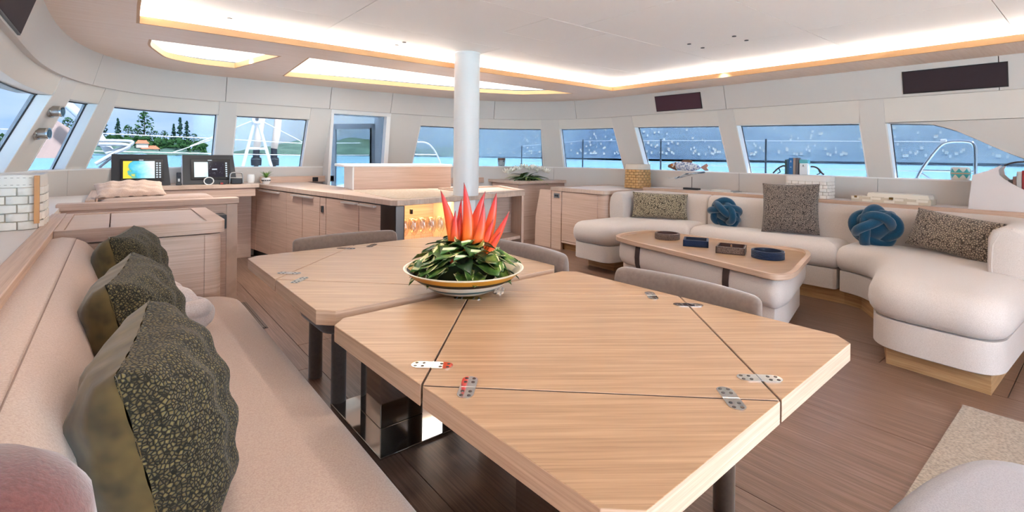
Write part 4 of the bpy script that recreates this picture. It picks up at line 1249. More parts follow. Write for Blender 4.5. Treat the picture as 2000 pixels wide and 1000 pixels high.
MB().tube([(5.951, 3.855, 1.172), (5.958, 3.855, 1.172)], .016, 14).build('eye', mat('fish_eye', 'c9803e', .4), fs)
def fin(pts, nm, m):
    mb = MB(); n = len(pts)
    mb.add([(5.98, y, z) for y, z in pts] + [(5.99, y, z) for y, z in pts], [tuple(range(n)), tuple(range(2 * n - 1, n - 1, -1))] + [(i, (i + 1) % n, (i + 1) % n + n, i + n) for i in range(n)])
    mb.build(nm, m, fs)
fin([(3.74, 1.21), (3.70, 1.245), (3.62, 1.252), (3.56, 1.225), (3.58, 1.205)], 'dorsal_fin', FBR)
fin([(3.45, 1.15), (3.36, 1.20), (3.34, 1.17), (3.36, 1.145), (3.33, 1.11), (3.38, 1.105)], 'tail_fin', FTL)
fin([(3.80, 1.115), (3.68, 1.10), (3.66, 1.112), (3.78, 1.13)], 'belly_fin', FBR)
# books between horn bookends
bk = [('2f4a44', 'slim dark green book beside the curved bookend on the window sill', .165, .020), ('24506e', 'dark blue book, second in the row on the window sill', .170, .022), ('1f6aa5', 'bright blue book with white letter in the row on the window sill', .185, .045),
      ('9a8b80', 'taupe book in the row on the window sill', .185, .028), ('5d5a60', 'charcoal book in the row on the window sill', .187, .026)]
y = 2.385
for c, lab, hh_, w in bk:
    t = thing('book', lab, 'book', (5.98, y - w / 2, 1.099), 0, 'books on the window sill')
    MB().box(5.935, 6.015, y - w + .001, y - .001, 1.099, 1.099 + hh_).build('cover', mat('book_' + c, c, .5), t, bevel=.002)
    MB().box(5.94, 6.017, y - w + .004, y - .004, 1.103, 1.099 + hh_ - .004 + .0005).build('pages', MATS['paper'], t)
    if w == .045:
        for zz, hgt in ((1.245, .016), (1.18, .006)):
            if zz > 1.2:
                MB().add([(5.9345, y - .030, zz - .012), (5.9345, y - .0245, zz + .012), (5.9345, y - .0205, zz + .012), (5.9345, y - .015, zz - .012), (5.9345, y - .018, zz - .012), (5.9345, y - .0225, zz + .006), (5.9345, y - .027, zz - .012)],
                         [(0, 1, 6), (1, 5, 6), (1, 2, 5), (2, 4, 5), (2, 3, 4)]).build('letter_a', WHITE, t)
            else:
                MB().box(5.9343, 5.935, y - .03, y - .015, zz - .003, zz + .003).build('title_line', WHITE, t)
    y -= w
tb = thing('small_box', 'white box with turquoise lid marked with a letter, beside the books on the sill', 'box', (5.98, 2.19, 1.099))
MB().box(5.945, 6.01, 2.155, 2.235, 1.099, 1.225).build('body', WHITE, tb, bevel=.004)
MB().box(5.942, 6.013, 2.152, 2.238, 1.226, 1.265).build('lid', mat('turquoise', '5fb4bd', .4), tb, bevel=.004)
MB().add([(5.944, 2.205, 1.185), (5.944, 2.198, 1.21), (5.944, 2.193, 1.21), (5.944, 2.186, 1.185), (5.944, 2.190, 1.185), (5.944, 2.1955, 1.203), (5.944, 2.201, 1.185)], [(0, 1, 6), (1, 5, 6), (1, 2, 5), (2, 4, 5), (2, 3, 4)]).build('letter_a', GASKET, tb)
HORN = mat('horn', '4c4038', .3, .6)
for lab, pts in (('curved dark horn bookend on the books side toward the fish sculpture', [(5.98, 2.53, 1.105), (5.98, 2.50, 1.14), (5.98, 2.46, 1.175), (5.98, 2.415, 1.195), (5.98, 2.40, 1.19)]),
                 ('curved dark horn bookend beside the turquoise lidded box', [(5.98, 2.13, 1.19), (5.98, 2.09, 1.19), (5.98, 2.05, 1.165), (5.98, 2.03, 1.13), (5.98, 2.00, 1.105)])):
    t = thing('horn_bookend', lab, 'bookend', (5.98, pts[2][1], 1.10), 0, 'horn bookends on the window sill')
    MB().tube(chaikin(pts, 2, False), .009, 8).build('horn', HORN, t, smooth=True)
    MB().tube([(5.98, pts[2][1] + .02, 1.104), (5.98, pts[2][1] - .01, 1.12), (5.98, pts[2][1] + .005, 1.16)], .006, 8).build('prong', HORN, t, smooth=True)
# patterned drum
dm = thing('patterned_drum', 'small white drum pot with turquoise diamond pattern on the sill beside the magazine holder', 'pot', (5.98, .895, 1.099))
TQ = mat('turquoise_paint', '3fa6a4', .5); CRE = mat('drum_cream', 'e2dccf', .5); ORG = mat('drum_orange', 'c98a55', .5)
MB().lathe([(.062, 0), (.068, .02), (.068, .10), (.060, .115)], (5.975, .895, 1.099), 24).build('body', CRE, dm, smooth=True, auto=40)
for k in range(6):
    a0 = PI + (k - 2.5) * PI / 4
    pt = lambda a, z: (5.975 + .0692 * math.cos(a), .895 + .0692 * math.sin(a), 1.099 + z)
    for s_ in (-1, 1):
        z0 = .06 + s_ * .006; z1 = .06 + s_ * .045
        P = []
        for i in range(6):
            u = i / 5; a = a0 - PI / 8 + u * PI / 4; hgt = abs(u - .5) * 2
            P.append([pt(a, z0), pt(a, z0 + (z1 - z0) * hgt)])
        MB().grid(P).build('painted_triangle', TQ, dm)
MB().tube([(5.975 + .0692 * math.cos(2 * PI * i / 32), .895 + .0692 * math.sin(2 * PI * i / 32), 1.159) for i in range(32)], .0035, 6, closed=True).build('cord', ORG, dm)
# white magazine holder with books
mh = thing('magazine_holder', 'tall white sculpted magazine holder with curved cut on the starboard shelf', 'magazine holder', (5.7, .5, .868))
MHW = mat('holder_white', 'cdc5c2', .5)
prof = [(.78, .869), (.755, 1.155), (.66, 1.195), (.585, 1.24), (.60, 1.20), (.595, 1.16), (.57, 1.13), (.51, 1.085), (.45, 1.045), (.36, 1.00), (.22, .98), (.20, .869)]
for x0, x1 in ((5.53, 5.545), (5.83, 5.845)):
    mb = MB(); n = len(prof)
    mb.add([(x0, y, z) for y, z in prof] + [(x1, y, z) for y, z in prof], [tuple(range(n)), tuple(range(2 * n - 1, n - 1, -1))] + [(i, (i + 1) % n, (i + 1) % n + n, i + n) for i in range(n)])
    mb.build('side_wall', MHW, mh)
MB().add([(5.545, .78, .869), (5.83, .78, .869), (5.83, .755, 1.155), (5.545, .755, 1.155), (5.545, .77, .869), (5.83, .77, .869), (5.83, .745, 1.155), (5.545, .745, 1.155)],
         [(0, 1, 2, 3), (7, 6, 5, 4), (0, 4, 5, 1), (1, 5, 6, 2), (2, 6, 7, 3), (3, 7, 4, 0)]).build('front_wall', MHW, mh)
MB().box(5.545, 5.83, .20, .77, .869, .88).build('floor_board', MHW, mh)
MB().tube(chaikin([(5.69, .585, 1.235), (5.69, .54, 1.262), (5.69, .46, 1.272), (5.69, .38, 1.262), (5.69, .2, 1.2)], 2, False), .007, 8).build('handle', STEELDARK, mh, smooth=True)
for c, lab, y0, y1, z1 in (('33302f', 'black book in the white magazine holder, lowest spine', .525, .55, 1.125), ('7c5b4c', 'brown book in the white magazine holder', .505, .524, 1.15), ('a9a7a2', 'grey book in the white magazine holder', .475, .503, 1.19), ('8c1f22', 'red book in the white magazine holder', .40, .473, 1.20)):
    t = thing('book', lab, 'book', (5.68, (y0 + y1) / 2, .881), 0, 'books in the magazine holder')
    MB().box(5.58, 5.80, y0, y1, .881, z1).build('cover', mat('holder_' + c, c, .5), t, bevel=.002)
    MB().box(5.585, 5.795, y0 + .003, y1 - .003, .885, z1 + .0005).build('pages', MATS['paper'], t)
# cup on the forward sill
cp = thing('patterned_cup', 'dark zigzag patterned cup with brown rim on the curved window sill', 'cup', (4.98, 6.30, 1.099))
cpos = hull(13.22, .47)
cp.location = (*cpos, 1.099)
MB().lathe([(.048, 0), (.058, .03), (.062, .10)], (*cpos, 1.099), 20).build('body', mat('cup_pale', '9aa3a6', .5), cp, smooth=True, auto=40)
MB().lathe([(.063, .10), (.064, .135), (.058, .135), (.057, .10)], (*cpos, 1.099), 20, cap0=False, cap1=False).build('rim', mat('cup_brown', '6d4a3a', .5), cp, smooth=True, auto=40)
CZ = mat('cup_dark', '24333c', .5)
for k in range(8):
    a0 = 2 * PI * k / 8
    P = []
    for i in range(5):
        u = i / 4; a = a0 + u * PI / 4
        zc = .012 + .075 * (u if k % 2 else 1 - u)
        rr_ = .0635
        P.append([(cpos[0] + (.050 + .012 * zz / .1 + .0012) * math.cos(a), cpos[1] + (.050 + .012 * zz / .1 + .0012) * math.sin(a), 1.099 + zz) for zz in (max(.002, zc - .012), zc + .014)])
    MB().grid(P).build('zigzag_band', CZ, cp)
# white flowers on the corner counter
wf = thing('flower_centrepiece', 'low spray of white lilies and green leaves on the corner counter', 'flowers', (5.10, 5.92, .888))
GL = mat('spray_green', '3f5a2c', .5); GL2 = mat('spray_pale_green', '8fa05a', .5); WP = mat('white_petal', 'f2eee2', .5)
bl = leaf_mesh('leaf_blade', .30, .05, .35, .02, [GL], 3); bl2 = leaf_mesh('leaf_blade', .28, .035, .5, .02, [GL2], 4)
rl = random.Random(5)
for i in range(70):
    az = rl.uniform(0, 2 * PI); el = rl.uniform(.0, 1.1)
    st_s = rl.uniform(.6, 1.15)
    o = bpy.data.objects.new('leaf_blade', bl if rl.random() < .72 else bl2); COL.objects.link(o); o.parent = wf
    o.location = (rl.uniform(-.12, .12), rl.uniform(-.06, .06), .035)
    o.rotation_euler = (rl.uniform(-.4, .4), -el * .55, az); o.scale = (st_s, st_s, st_s)
pet = leaf_mesh('petal', .075, .038, -.5, .02, [WP], 2)
for i in range(17):
    u = -1 + 2 * (i + .5) / 17
    base = RGT * (u * .36) - FWD * rl.uniform(-.06, .10) + Vector((0, 0, .07 + .10 * (1 - u * u) + rl.uniform(-.02, .03)))
    for k in range(6):
        o = bpy.data.objects.new('petal', pet); COL.objects.link(o); o.parent = wf
        o.location = base; o.rotation_euler = (0, -rl.uniform(.2, .9), k * PI / 3 + i); o.scale = (1, 1, 1)
MB().lathe([(.14, 0), (.16, .03), (.05, .06)], (5.10, 5.92, .888), 16).build('moss_base', MATS['moss'], wf)

# ================================================================== NAVIGATION GEAR
def screen_mat(name, kind):
    m = bpy.data.materials.new(name); m.use_nodes = True
    n, l = m.node_tree.nodes, m.node_tree.links
    b = n['Principled BSDF']; b.inputs['Roughness'].default_value = .2; b.inputs['Base Color'].default_value = (.01, .01, .01, 1)
    MATS[name] = m
    v = coords(m, (1, 1, 1))
    sx = n.new('ShaderNodeSeparateXYZ'); l.new(v, sx.inputs[0])
    ns = noise(m, v, 11, 4, .55, .6)
    add = n.new('ShaderNodeMath'); add.operation = 'MULTIPLY_ADD'
    add.inputs[1].default_value = 2.0 if kind == 'chart' else -1.8; add.inputs[2].default_value = .22 if kind == 'chart' else .42
    l.new(sx.outputs[0], add.inputs[0])
    a2 = n.new('ShaderNodeMath'); a2.operation = 'ADD'; l.new(add.outputs[0], a2.inputs[0])
    sc = n.new('ShaderNodeMath'); sc.operation = 'MULTIPLY'; sc.inputs[1].default_value = .55; l.new(ns, sc.inputs[0]); l.new(sc.outputs[0], a2.inputs[1])
    c = ramp(m, a2.outputs[0], [(.22, 'd8c83a'), (.30, 'd9c435'), (.34, '3fa59a'), (.42, '46b4e6'), (.55, '8fd0e8'), (.72, 'cfe6ea')])
    l.new(c, b.inputs['Emission Color']); b.inputs['Emission Strength'].default_value = .3
    return m
CHART = screen_mat('chart_screen', 'chart'); SONAR = screen_mat('sonar_screen', 'sonar')
SCR_DARK = mat('radar_screen', '15142a', .15); ICON = emit('icon_white', 'c8d4dc', .25)
def monitor(label, x0, x1, split):
    t = thing('chart_plotter', label, 'screen', ((x0 + x1) / 2, 6.42, .915), 0, 'chart plotters on the console')
    W = x1 - x0; Hh = .335; ln = math.radians(16)
    t.rotation_euler = (0, 0, 0)
    def pt(u, v, d):  # u across, v up the slope, d out toward the room
        return (x0 + u * W, 6.36 + v * Hh * math.sin(ln) - d * math.cos(ln), .917 + v * Hh * math.cos(ln) - d * math.sin(ln) * -1 + 0)
    def quad(u0, u1, v0, v1, d0, d1, nm, m, par=t, bev=0):
        vs = [pt(u, v, d) for d in (d0, d1) for u, v in ((u0, v0), (u1, v0), (u1, v1), (u0, v1))]
        return MB().add(vs, [(0, 3, 2, 1), (4, 5, 6, 7), (0, 1, 5, 4), (1, 2, 6, 5), (2, 3, 7, 6), (3, 0, 4, 7)]).build(nm, m, par, bevel=bev)
    # wedge shell
    MB().add([pt(0, 0, -.002), pt(1.06, 0, -.002), pt(1, 1, -.002), pt(0, 1, -.002), (x0, 6.62, .917), (x1 + .03, 6.62, .917), (x1, 6.52, pt(0, 1, 0)[2]), (x0, 6.52, pt(0, 1, 0)[2])],
             [(0, 1, 2, 3), (7, 6, 5, 4), (0, 4, 5, 1), (1, 5, 6, 2), (2, 6, 7, 3), (3, 7, 4, 0)]).build('housing', WHITE, t)
    vs = [pt(u, v, d) for d in (-.002, .004) for u, v in ((0, 0), (1.06, 0), (1, 1), (0, 1))]
    MB().add(vs, [(0, 3, 2, 1), (4, 5, 6, 7), (0, 1, 5, 4), (1, 2, 6, 5), (2, 3, 7, 6), (3, 0, 4, 7)]).build('front_plate', DARKGREY, t)
    bz = quad(.15, .93, .15, .84, .004, .018, 'bezel', mat('bezel_black', '0d0c12', .25), t, .003)
    if split:
        quad(.215, .48, .23, .74, .018, .0195, 'sonar_display', SONAR, bz)
        quad(.485, .80, .23, .74, .018, .0195, 'radar_display', SCR_DARK, bz)
        for k in range(16): 
            u, v = rl.uniform(.5, .78), rl.uniform(.26, .72); quad(u, u + .008, v, v + .010, .0196, .0199, 'icon', ICON, bz)
        quad(.56, .66, .47, .51, .0196, .0199, 'readout', ICON, bz)
    else:
        quad(.20, .765, .22, .77, .018, .0195, 'chart_display', CHART, bz)
    for r in range(7):
        for c in range(2 if not split else 1):
            u = (.79 if not split else .83) + c * .055; v = .23 + r * .075
            quad(u, u + .034, v, v + .045, .018, .020, 'key', ICON, bz)
    quad(.48, .56, .79, .815, .018, .019, 'badge', ICON, bz)
    return t
monitor('chart plotter with yellow and blue map in a dark housing, behind the blush pillow', -.03, .435, False)
monitor('chart plotter with split sonar and radar display in a dark housing, beside the throttle', .572, 1.06, True)
ph = thing('handset', 'black cordless handset standing between the two chart plotters', 'phone', (.545, 6.30, .915))
MB().box(.505, .555, 6.27, 6.33, .916, .935).build('cradle', BLACKM, ph, bevel=.004)
MB().obox((.530, 6.305, .99), (.042, .022, .125), (-.15, 0, 0)).build('body', BLACKM, ph, bevel=.006)
MB().obox((.530, 6.293, 1.02), (.03, .004, .04), (-.15, 0, 0)).build('display', SCR_DARK, ph)
MB().obox((.530, 6.290, .97), (.016, .004, .03), (-.15, 0, 0)).build('keypad', STEEL, ph)
wh = thing('control_dial', 'round white ringed control dial below the split screen', 'dial', (.80, 6.27, .915))
MB().tube([(.80 + .045 * math.cos(2 * PI * i / 32), 6.262, .955 + .045 * math.sin(2 * PI * i / 32) * .9) for i in range(32)], .0055, 8, closed=True).build('ring', WHITE, wh, smooth=True)
MB().tube([(.80, 6.264, .955), (.80, 6.276, .955)], .041, 24).build('face', BLACKM, wh)
MB().box(.78, .82, 6.266, 6.30, .916, .925).build('foot', BLACKM, wh)
sw = thing('switch_block', 'small black switch block with red button on the console', 'switch', (.93, 6.27, .915))
MB().box(.90, .965, 6.25, 6.29, .916, .95).build('body', BLACKM, sw, bevel=.003)
MB().box(.91, .935, 6.244, 6.25, .92, .935).build('button', mat('red_button', 'b2322c', .4), sw)
th = thing('throttle_control', 'steel framed throttle control at the end of the console', 'control', (1.06, 6.27, .915))
MB().box(1.015, 1.125, 6.245, 6.33, .916, .975).build('body', BLACKM, th, bevel=.01)
MB().tube(chaikin([(1.005, 6.28, .92), (1.005, 6.28, 1.03), (1.03, 6.28, 1.045), (1.11, 6.28, 1.045), (1.135, 6.28, 1.03), (1.135, 6.28, .92)], 2, False), .008, 8).build('lever_bow', STEEL, th, smooth=True)
MB().cyl((1.005, 6.28, .985), (1.135, 6.28, .985), .006, 8).build('cross_bar', STEEL, th)
cu = thing('candle_holder', 'small white ceramic holder beside the potted plant', 'holder', (1.245, 6.47, .915))
cu.location = (1.245, 6.43, .915)
MB().lathe([(.032, 0), (.043, .03), (.043, .075), (.036, .10), (.032, .10), (.036, .07), (.03, .02)], (1.245, 6.43, .916), 24).build('body', WHITE, cu, smooth=True, auto=60)
pp_ = thing('potted_plant', 'small spiky green plant in a white patterned pot on the galley counter', 'plant', (1.40, 6.38, .9))
POT = mat('pot_white', 'e9e4e0', .4)
MB().lathe([(.032, 0), (.045, .03), (.050, .06), (.044, .075), (.036, .072), (.04, .05)], (1.40, 6.38, .9005), 20).build('pot', POT, pp_, smooth=True, auto=60)
for k in range(9):
    a = PI + k * .4
    MB().obox((1.40 + .0475 * math.cos(a), 6.38 + .0475 * math.sin(a), .945), (.004, .014, .014), (0, 0, a)).build('pattern_mark', BLACKM, pp_)
blade = leaf_mesh('blade', .115, .012, .35, .01, [mat('aloe_green', '6f9a3c', .4)], 1)
for i in range(36):
    o = bpy.data.objects.new('blade', blade); COL.objects.link(o); o.parent = pp_
    o.location = (0, 0, .07); o.rotation_euler = (0, -rl.uniform(.35, 1.5), i * 2.4); o.scale = (rl.uniform(.7, 1.05),) * 3

# ================================================================== WALL FITTINGS
SPEAKER2 = mat('speaker_cloth_red', '4a2c36', .9)
def fascia_speaker(label, s0, s1, z0, z1, m=SPEAKER):
    t = thing('wall_speaker', label, 'speaker', (*hull((s0 + s1) / 2, .02), (z0 + z1) / 2), 0, 'flush wall speakers')
    def d(z): return .08 * (2.12 - z) / .27
    slab(s0, s1, lambda s: [(d(z1) - .012, z1), (d(z0) - .012, z0)], .015).build('grille', m, t)
    slab(s0 - .008, s1 + .008, lambda s: [(d(z1) - .008, z1 + .008), (d(z0) - .008, z0 - .008)], .012).build('frame', BLACKM, t)
def s_of_y(y): return HLEN - (y + 2.4)
fascia_speaker('small dark red wall speaker above the starboard windows', s_of_y(3.83), s_of_y(3.20), 1.885, 2.065, SPEAKER2)
fascia_speaker('large black wall speaker above the aftermost starboard window', s_of_y(1.22), s_of_y(.56), 1.88, 2.06)
fascia_speaker('black wall speaker on the port fascia, in the upper corner by the ceiling', 2.4 + 2.45, 2.4 + 3.56, 1.868, 2.07)
for lab, z, sd in (('upper of two chrome reading lamps on the port pillar', 1.585, 7.735), ('lower of two chrome reading lamps on the port pillar', 1.405, 7.735)):
    dd = .17 + .28 * (1.70 - z) / .61
    c = Vector((*hull(sd, dd), z)); nrm = (Vector((*hull(sd, 0), z)) - Vector((*hull(sd, 1), z))).normalized()
    t = thing('wall_lamp', lab, 'lamp', c, 0, 'chrome reading lamps on the port pillar')
    ax = nrm
    MB().tube([c - ax * .004, c + ax * .012], .052, 24).build('flange', STEEL, t, smooth=True, auto=40)
    MB().tube([c + ax * .01, c + ax * .066], .043, 24).build('barrel', STEEL, t, smooth=True, auto=40)
    MB().tube([c + ax * .066, c + ax * .078], .046, 24).build('bezel', CHROME, t, smooth=True, auto=40)
    MB().tube([c + ax * .078, c + ax * .080], .034, 24).build('lens', mat('lamp_lens', '2a4250', .1), t)
fv = thing('floor_vent', 'narrow dark floor vent grille beside the bench end', 'vent', (.85, 4.25, 0))
MB().box(.815, .875, 3.87, 4.65, .0005, .003).build('frame', mat('vent_bronze', '3b2c22', .4), fv)
for i in range(3): MB().box(.824 + i * .016, .833 + i * .016, 3.88, 4.64, .003, .007).build('slat', mat('vent_slat', '5d4a3a', .4), fv)
# ================================================================== OUTSIDE
from mathutils import noise as mnoise
sea_m = mat('sea_water', '3f9dbd', .12, spec=.35)
n_, l_, b_ = nodes(sea_m)
l_.new(ramp(sea_m, noise(sea_m, coords(sea_m, (.004, .02, 1)), 1.0, 4, .6), [(.3, '86c8e0'), (.55, '98d2e8'), (.75, 'b0deee')]), b_.inputs['Base Color'])
bump(sea_m, noise(sea_m, coords(sea_m, (1, 1, 1)), 1.2, 5, .65), .7, .25)
sea = MB().lathe([(9000, 0), (9000, -1)], (0, 0, -2.0), 96).build('sea', sea_m)
tag(sea, None, None, None, 'structure')

# white decks around the saloon, unseen, added to bounce sunlight inside
deck_m = mat('deck_white', 'e4e2dd', .6)
hullm = struct('deck')
MB().box(6.12, 7.7, -8, 9.5, .30, .45).build('side_deck', deck_m, hullm)
MB().box(-2.7, -.92, -8, 9.5, .30, .45).build('side_deck', deck_m, hullm)
MB().box(-2.7, 7.7, 7.02, 13.2, .20, .45).build('fore_deck', deck_m, hullm)
MB().box(-2.7, 7.7, -9, -2.52, -.15, -.02).build('aft_deck', mat('teak_deck', 'b0a79e', .7), hullm)

RAIL = mat('stainless_rail', 'd5d6d8', .15, 1.0)
WIRE = mat('lifeline_wire', 'd8dade', .4, .3)
WTUBE = mat('white_tube', 'd2d2d2', .4)
# starboard lifelines and stanchions
for k, (y, zt_) in enumerate(((8.90, 1.52), (6.94, 1.63), (5.08, 1.60), (3.28, 1.565))):
    s_ = thing('stanchion', ['thin steel rail stanchion outside the curved forward window', 'thin steel rail stanchion outside the narrow starboard window', 'thin steel rail stanchion outside the fish sculpture window',
                             'thin steel rail stanchion outside the window behind the books'][k], 'post', (7.5, y, .45), 0, 'guard rail stanchions')
    MB().cyl((7.5, y, .45), (7.5, y, zt_), .014, 8).build('tube', mat('stanchion_dark', '6a6e74', .3, 1.0), s_)
    MB().lathe([(.03, 0), (.03, .03)], (7.5, y, .45), 12).build('foot', RAIL, s_)
for lab, zz in (('upper wire lifeline along the starboard deck', 1.0), ('lower wire lifeline along the starboard deck', 0.0)):
    w = MB().tube([(7.5, 8.9, 1.51 - (1 - zz) * .36), (7.5, 6.94, 1.60 - (1 - zz) * .4), (7.5, 5.08, 1.575 - (1 - zz) * .4), (7.5, 3.28, 1.54 - (1 - zz) * .4), (7.5, 1.3, 1.495 - (1 - zz) * .35)], .005, 6).build('lifeline', WIRE)
    tag(w, lab, 'wire', 'lifelines')
ar = thing('boarding_gate_arch', 'bent stainless gate arch outside the aftermost starboard window', 'rail', (7.5, 1.25, .45))
MB().tube(chaikin([(7.5, 1.70, .45), (7.5, 1.532, 1.0), (7.5, 1.471, 1.171), (7.5, 1.332, 1.42), (7.5, 1.255, 1.497), (7.5, 1.075, 1.50), (7.5, 1.01, 1.47), (7.5, 1.0, 1.36), (7.5, 1.0, .45)], 3, False), .019, 10).build('bow', RAIL, ar, smooth=True)
MB().cyl((7.5, 1.485, 1.152), (7.5, 1.0, 1.154), .014, 10).build('cross_bar', RAIL, ar)
MB().cyl((7.5, 1.47, 1.12), (7.5, 1.30, .98), .009, 8).build('strut', WIRE, ar)
MB().cyl((7.5, 1.30, 1.503), (7.5, 1.25, 1.503), .024, 10).build('clamp', WTUBE, ar)
# curved bow rail seen past the column
br = thing('bow_rail', 'curved white pulpit rail ahead of the curved forward window', 'rail', (5.0, 9.0, .45))
MB().tube(chaikin([(4.2, 9.0, 1.53), (4.8, 9.0, 1.535), (5.03, 9.0, 1.53), (5.19, 9.0, 1.387), (5.30, 9.0, 1.20), (5.38, 9.0, 1.0), (5.45, 9.0, .45)], 2, False), .017, 10).build('bow', WTUBE, br, smooth=True)
MB().cyl((4.2, 9.0, 1.275), (5.26, 9.0, 1.28), .012, 8).build('mid_rail', WTUBE, br)
MB().cyl((4.25, 9.0, .45), (4.25, 9.0, 1.53), .014, 8).build('upright', WTUBE, br)
# fore deck lifelines
for lab, pts in (('upper white wire strung across the bow', [(-1.5, 11, 1.60), (1.37, 11, 1.545), (3.04, 11, 1.49), (4.4, 11, 1.53)]), ('lower white wire strung across the bow', [(-1.5, 11, 1.29), (1.81, 11, 1.243), (3.04, 11, 1.236), (4.6, 11, 1.25)]),
                 ('slanting white line outside the port forward window', [(.80, 11, 1.25), (1.42, 11, 1.51)])):
    w = MB().tube(pts, .009, 6).build('lifeline', WTUBE); tag(w, lab, 'wire', 'lifelines')
# bowsprit A frame and furled sails
af = thing('a_frame', 'white A frame strut on the bow beside the furled sails', 'frame', (2.45, 12, .45))
MB().cyl((2.05, 12, .45), (2.40, 12, 2.03), .035, 10).build('leg', WTUBE, af)
MB().cyl((2.88, 12, .45), (2.44, 12, 2.03), .035, 10).build('leg', WTUBE, af)
MB().cyl((2.23, 12, 1.37), (2.63, 12, 1.37), .028, 10).build('cross_bar', WTUBE, af)
MB().tube([(2.42, 11.93, 2.02), (2.42, 12.07, 2.02)], .10, 16).build('head_sheave', WTUBE, af)
MB().tube([(2.42, 11.915, 2.02), (2.42, 11.935, 2.02)], .035, 12).build('pin', STEEL, af)
for pts in ([(2.38, 12, 2.0), (1.95, 12, 1.78), (1.2, 12, 1.4)], [(2.5, 12, 2.0), (3.25, 12, 1.62), (4.2, 12, 1.1)]):
    MB().tube(pts, .012, 6).build('stay', WTUBE, af)
SAILC = mat('sail_cloth', 'd8c4b2', .8); SAILB = mat('furler_black', '23252a', .5)
for lab, xb, xt in (('cream furled sail with black drum base, beside the A frame', 2.55, 2.80), ('cream furled sail with black drum base, standing clear of the A frame', 2.93, 3.12)):
    t = thing('furled_sail', lab, 'sail', (xb, 12.6, .45), 0, 'furled sails on the bow')
    MB().tube([(xb, 12.6, 1.38), (xb + .05, 12.6, 1.7), (xt, 12.6, 3.2), (xt + .3, 12.6, 5.0)], [.075, .085, .09, .09], 12).build('rolled_cloth', SAILC, t, smooth=True)
    MB().tube([(xb, 12.6, 1.17), (xb, 12.6, 1.40)], [.075, .07], 12).build('furler_sleeve', SAILB, t, smooth=True, auto=40)
    MB().lathe([(.11, 0), (.115, .12), (.10, .19)], (xb, 12.6, .98), 16).build('furler_drum', SAILB, t, smooth=True, auto=40)
    MB().lathe([(.118, 0), (.118, .012)], (xb, 12.6, 1.125), 16).build('drum_band', STEEL, t)
    MB().cyl((xb, 12.6, .45), (xb, 12.6, 1.0), .05, 8).build('tack_fitting', STEELDARK, t)
# folded fore deck sun awning frame on the port side
aw = thing('awning_frame', 'folded white deck awning frame outside the port forward window', 'frame', (-.1, 8.5, .45))
MB().tube([(-.55, 8.5, 1.95), (-.25, 8.5, 1.60), (0.0, 8.5, 1.16), (.3, 8.5, .45)], .055, 10).build('main_beam', WTUBE, aw, smooth=True)
MB().tube(chaikin([(-.22, 8.45, 1.41), (.14, 8.45, 1.415), (.19, 8.45, 1.40), (.17, 8.45, 1.36), (-.10, 8.45, 1.24)], 2, False), .02, 8).build('rail', WTUBE, aw, smooth=True)
MB().tube(chaikin([(-.19, 8.4, 1.36), (.10, 8.4, 1.365), (.17, 8.4, 1.34), (-.02, 8.4, 1.24), (-.2, 8.4, 1.1)], 2, False), .024, 8).build('rail', WTUBE, aw, smooth=True)
MB().obox((-.21, 8.42, 1.40), (.09, .12, .06)).build('bracket', WTUBE, aw, bevel=.015)
for p0, p1 in (((-.16, 8.4, 1.05), (.10, 8.4, 1.34)), ((-.02, 8.38, 1.24), (.12, 8.38, 1.06))):
    MB().cyl(p0, p1, .016, 8).build('strut', STEEL, aw)
MB().add([(-.9, 8.8, 1.9), (-.45, 8.8, 1.55), (-.23, 8.8, 1.17), (-.9, 8.8, 1.17), (-.9, 8.83, 1.9), (-.45, 8.83, 1.55), (-.23, 8.83, 1.17), (-.9, 8.83, 1.17)], [(0, 1, 2, 3), (7, 6, 5, 4), (0, 4, 5, 1), (1, 5, 6, 2), (2, 6, 7, 3), (3, 7, 4, 0)]).build('canvas', mat('awning_canvas', 'c9a898', .8), aw)

# ------------------------------------------------------------------ coast
def polar(az, r): return (r * math.sin(math.radians(az)), r * math.cos(math.radians(az)))
def coast(name, az0, az1, r0, r1, na, nr, hfun, m, parent=None):
    P = []
    for i in range(na + 1):
        az = az0 + (az1 - az0) * i / na; row = []
        for j in range(nr + 1):
            t = j / nr; r = r0(az) + (r1 - r0(az)) * t ** 1.4
            x, y = polar(az, r)
            row.append((x, y, -2.2 + hfun(az, r, t)))
        P.append(row)
    return MB().grid(P).build(name, m, parent, smooth=True)
HAZED_FOREST = mat('hazed_far_forest', '3f5a48', .95, spec=.1)
n_, l_, b_ = nodes(HAZED_FOREST)
l_.new(ramp(HAZED_FOREST, noise(HAZED_FOREST, coords(HAZED_FOREST), .012, 8, .7), [(.34, '566f8c'), (.52, '66809c'), (.68, '8298b0')]), b_.inputs['Base Color'])  # blue of the distance haze is painted into the slope colours
HAZED_GREEN = mat('hazed_near_forest', '4f7040', .95, spec=.1)
n_, l_, b_ = nodes(HAZED_GREEN)
l_.new(ramp(HAZED_GREEN, noise(HAZED_GREEN, coords(HAZED_GREEN), .03, 8, .75), [(.34, '44574a'), (.52, '5a7060'), (.68, '748a74')]), b_.inputs['Base Color'])  # greens greyed so the colour itself carries the haze
def fbm(x, y, s, o=5): return mnoise.fractal(Vector((x * s, y * s, 3.7)), .8, 2.1, o)
def ridge(az):
    pts = [(14, 20), (18, 60), (21, 250), (25, 560), (30, 700), (45, 760), (60, 700), (80, 720), (115, 640)]
    for (a, va), (b, vb) in zip(pts, pts[1:]):
        if az <= b: return va + (vb - va) * (az - a) / (b - a)
    return 640
def mh_(az, r, t):
    x, y = polar(az, r)
    return max(-1, ridge(az) * (t ** 1.15) * (1 + .35 * fbm(x, y, .0012)) * min(1, t * 6 + .05) + 14 * fbm(x, y, .008) * t + 2.2 + t * 20)
mt = struct('mountains')
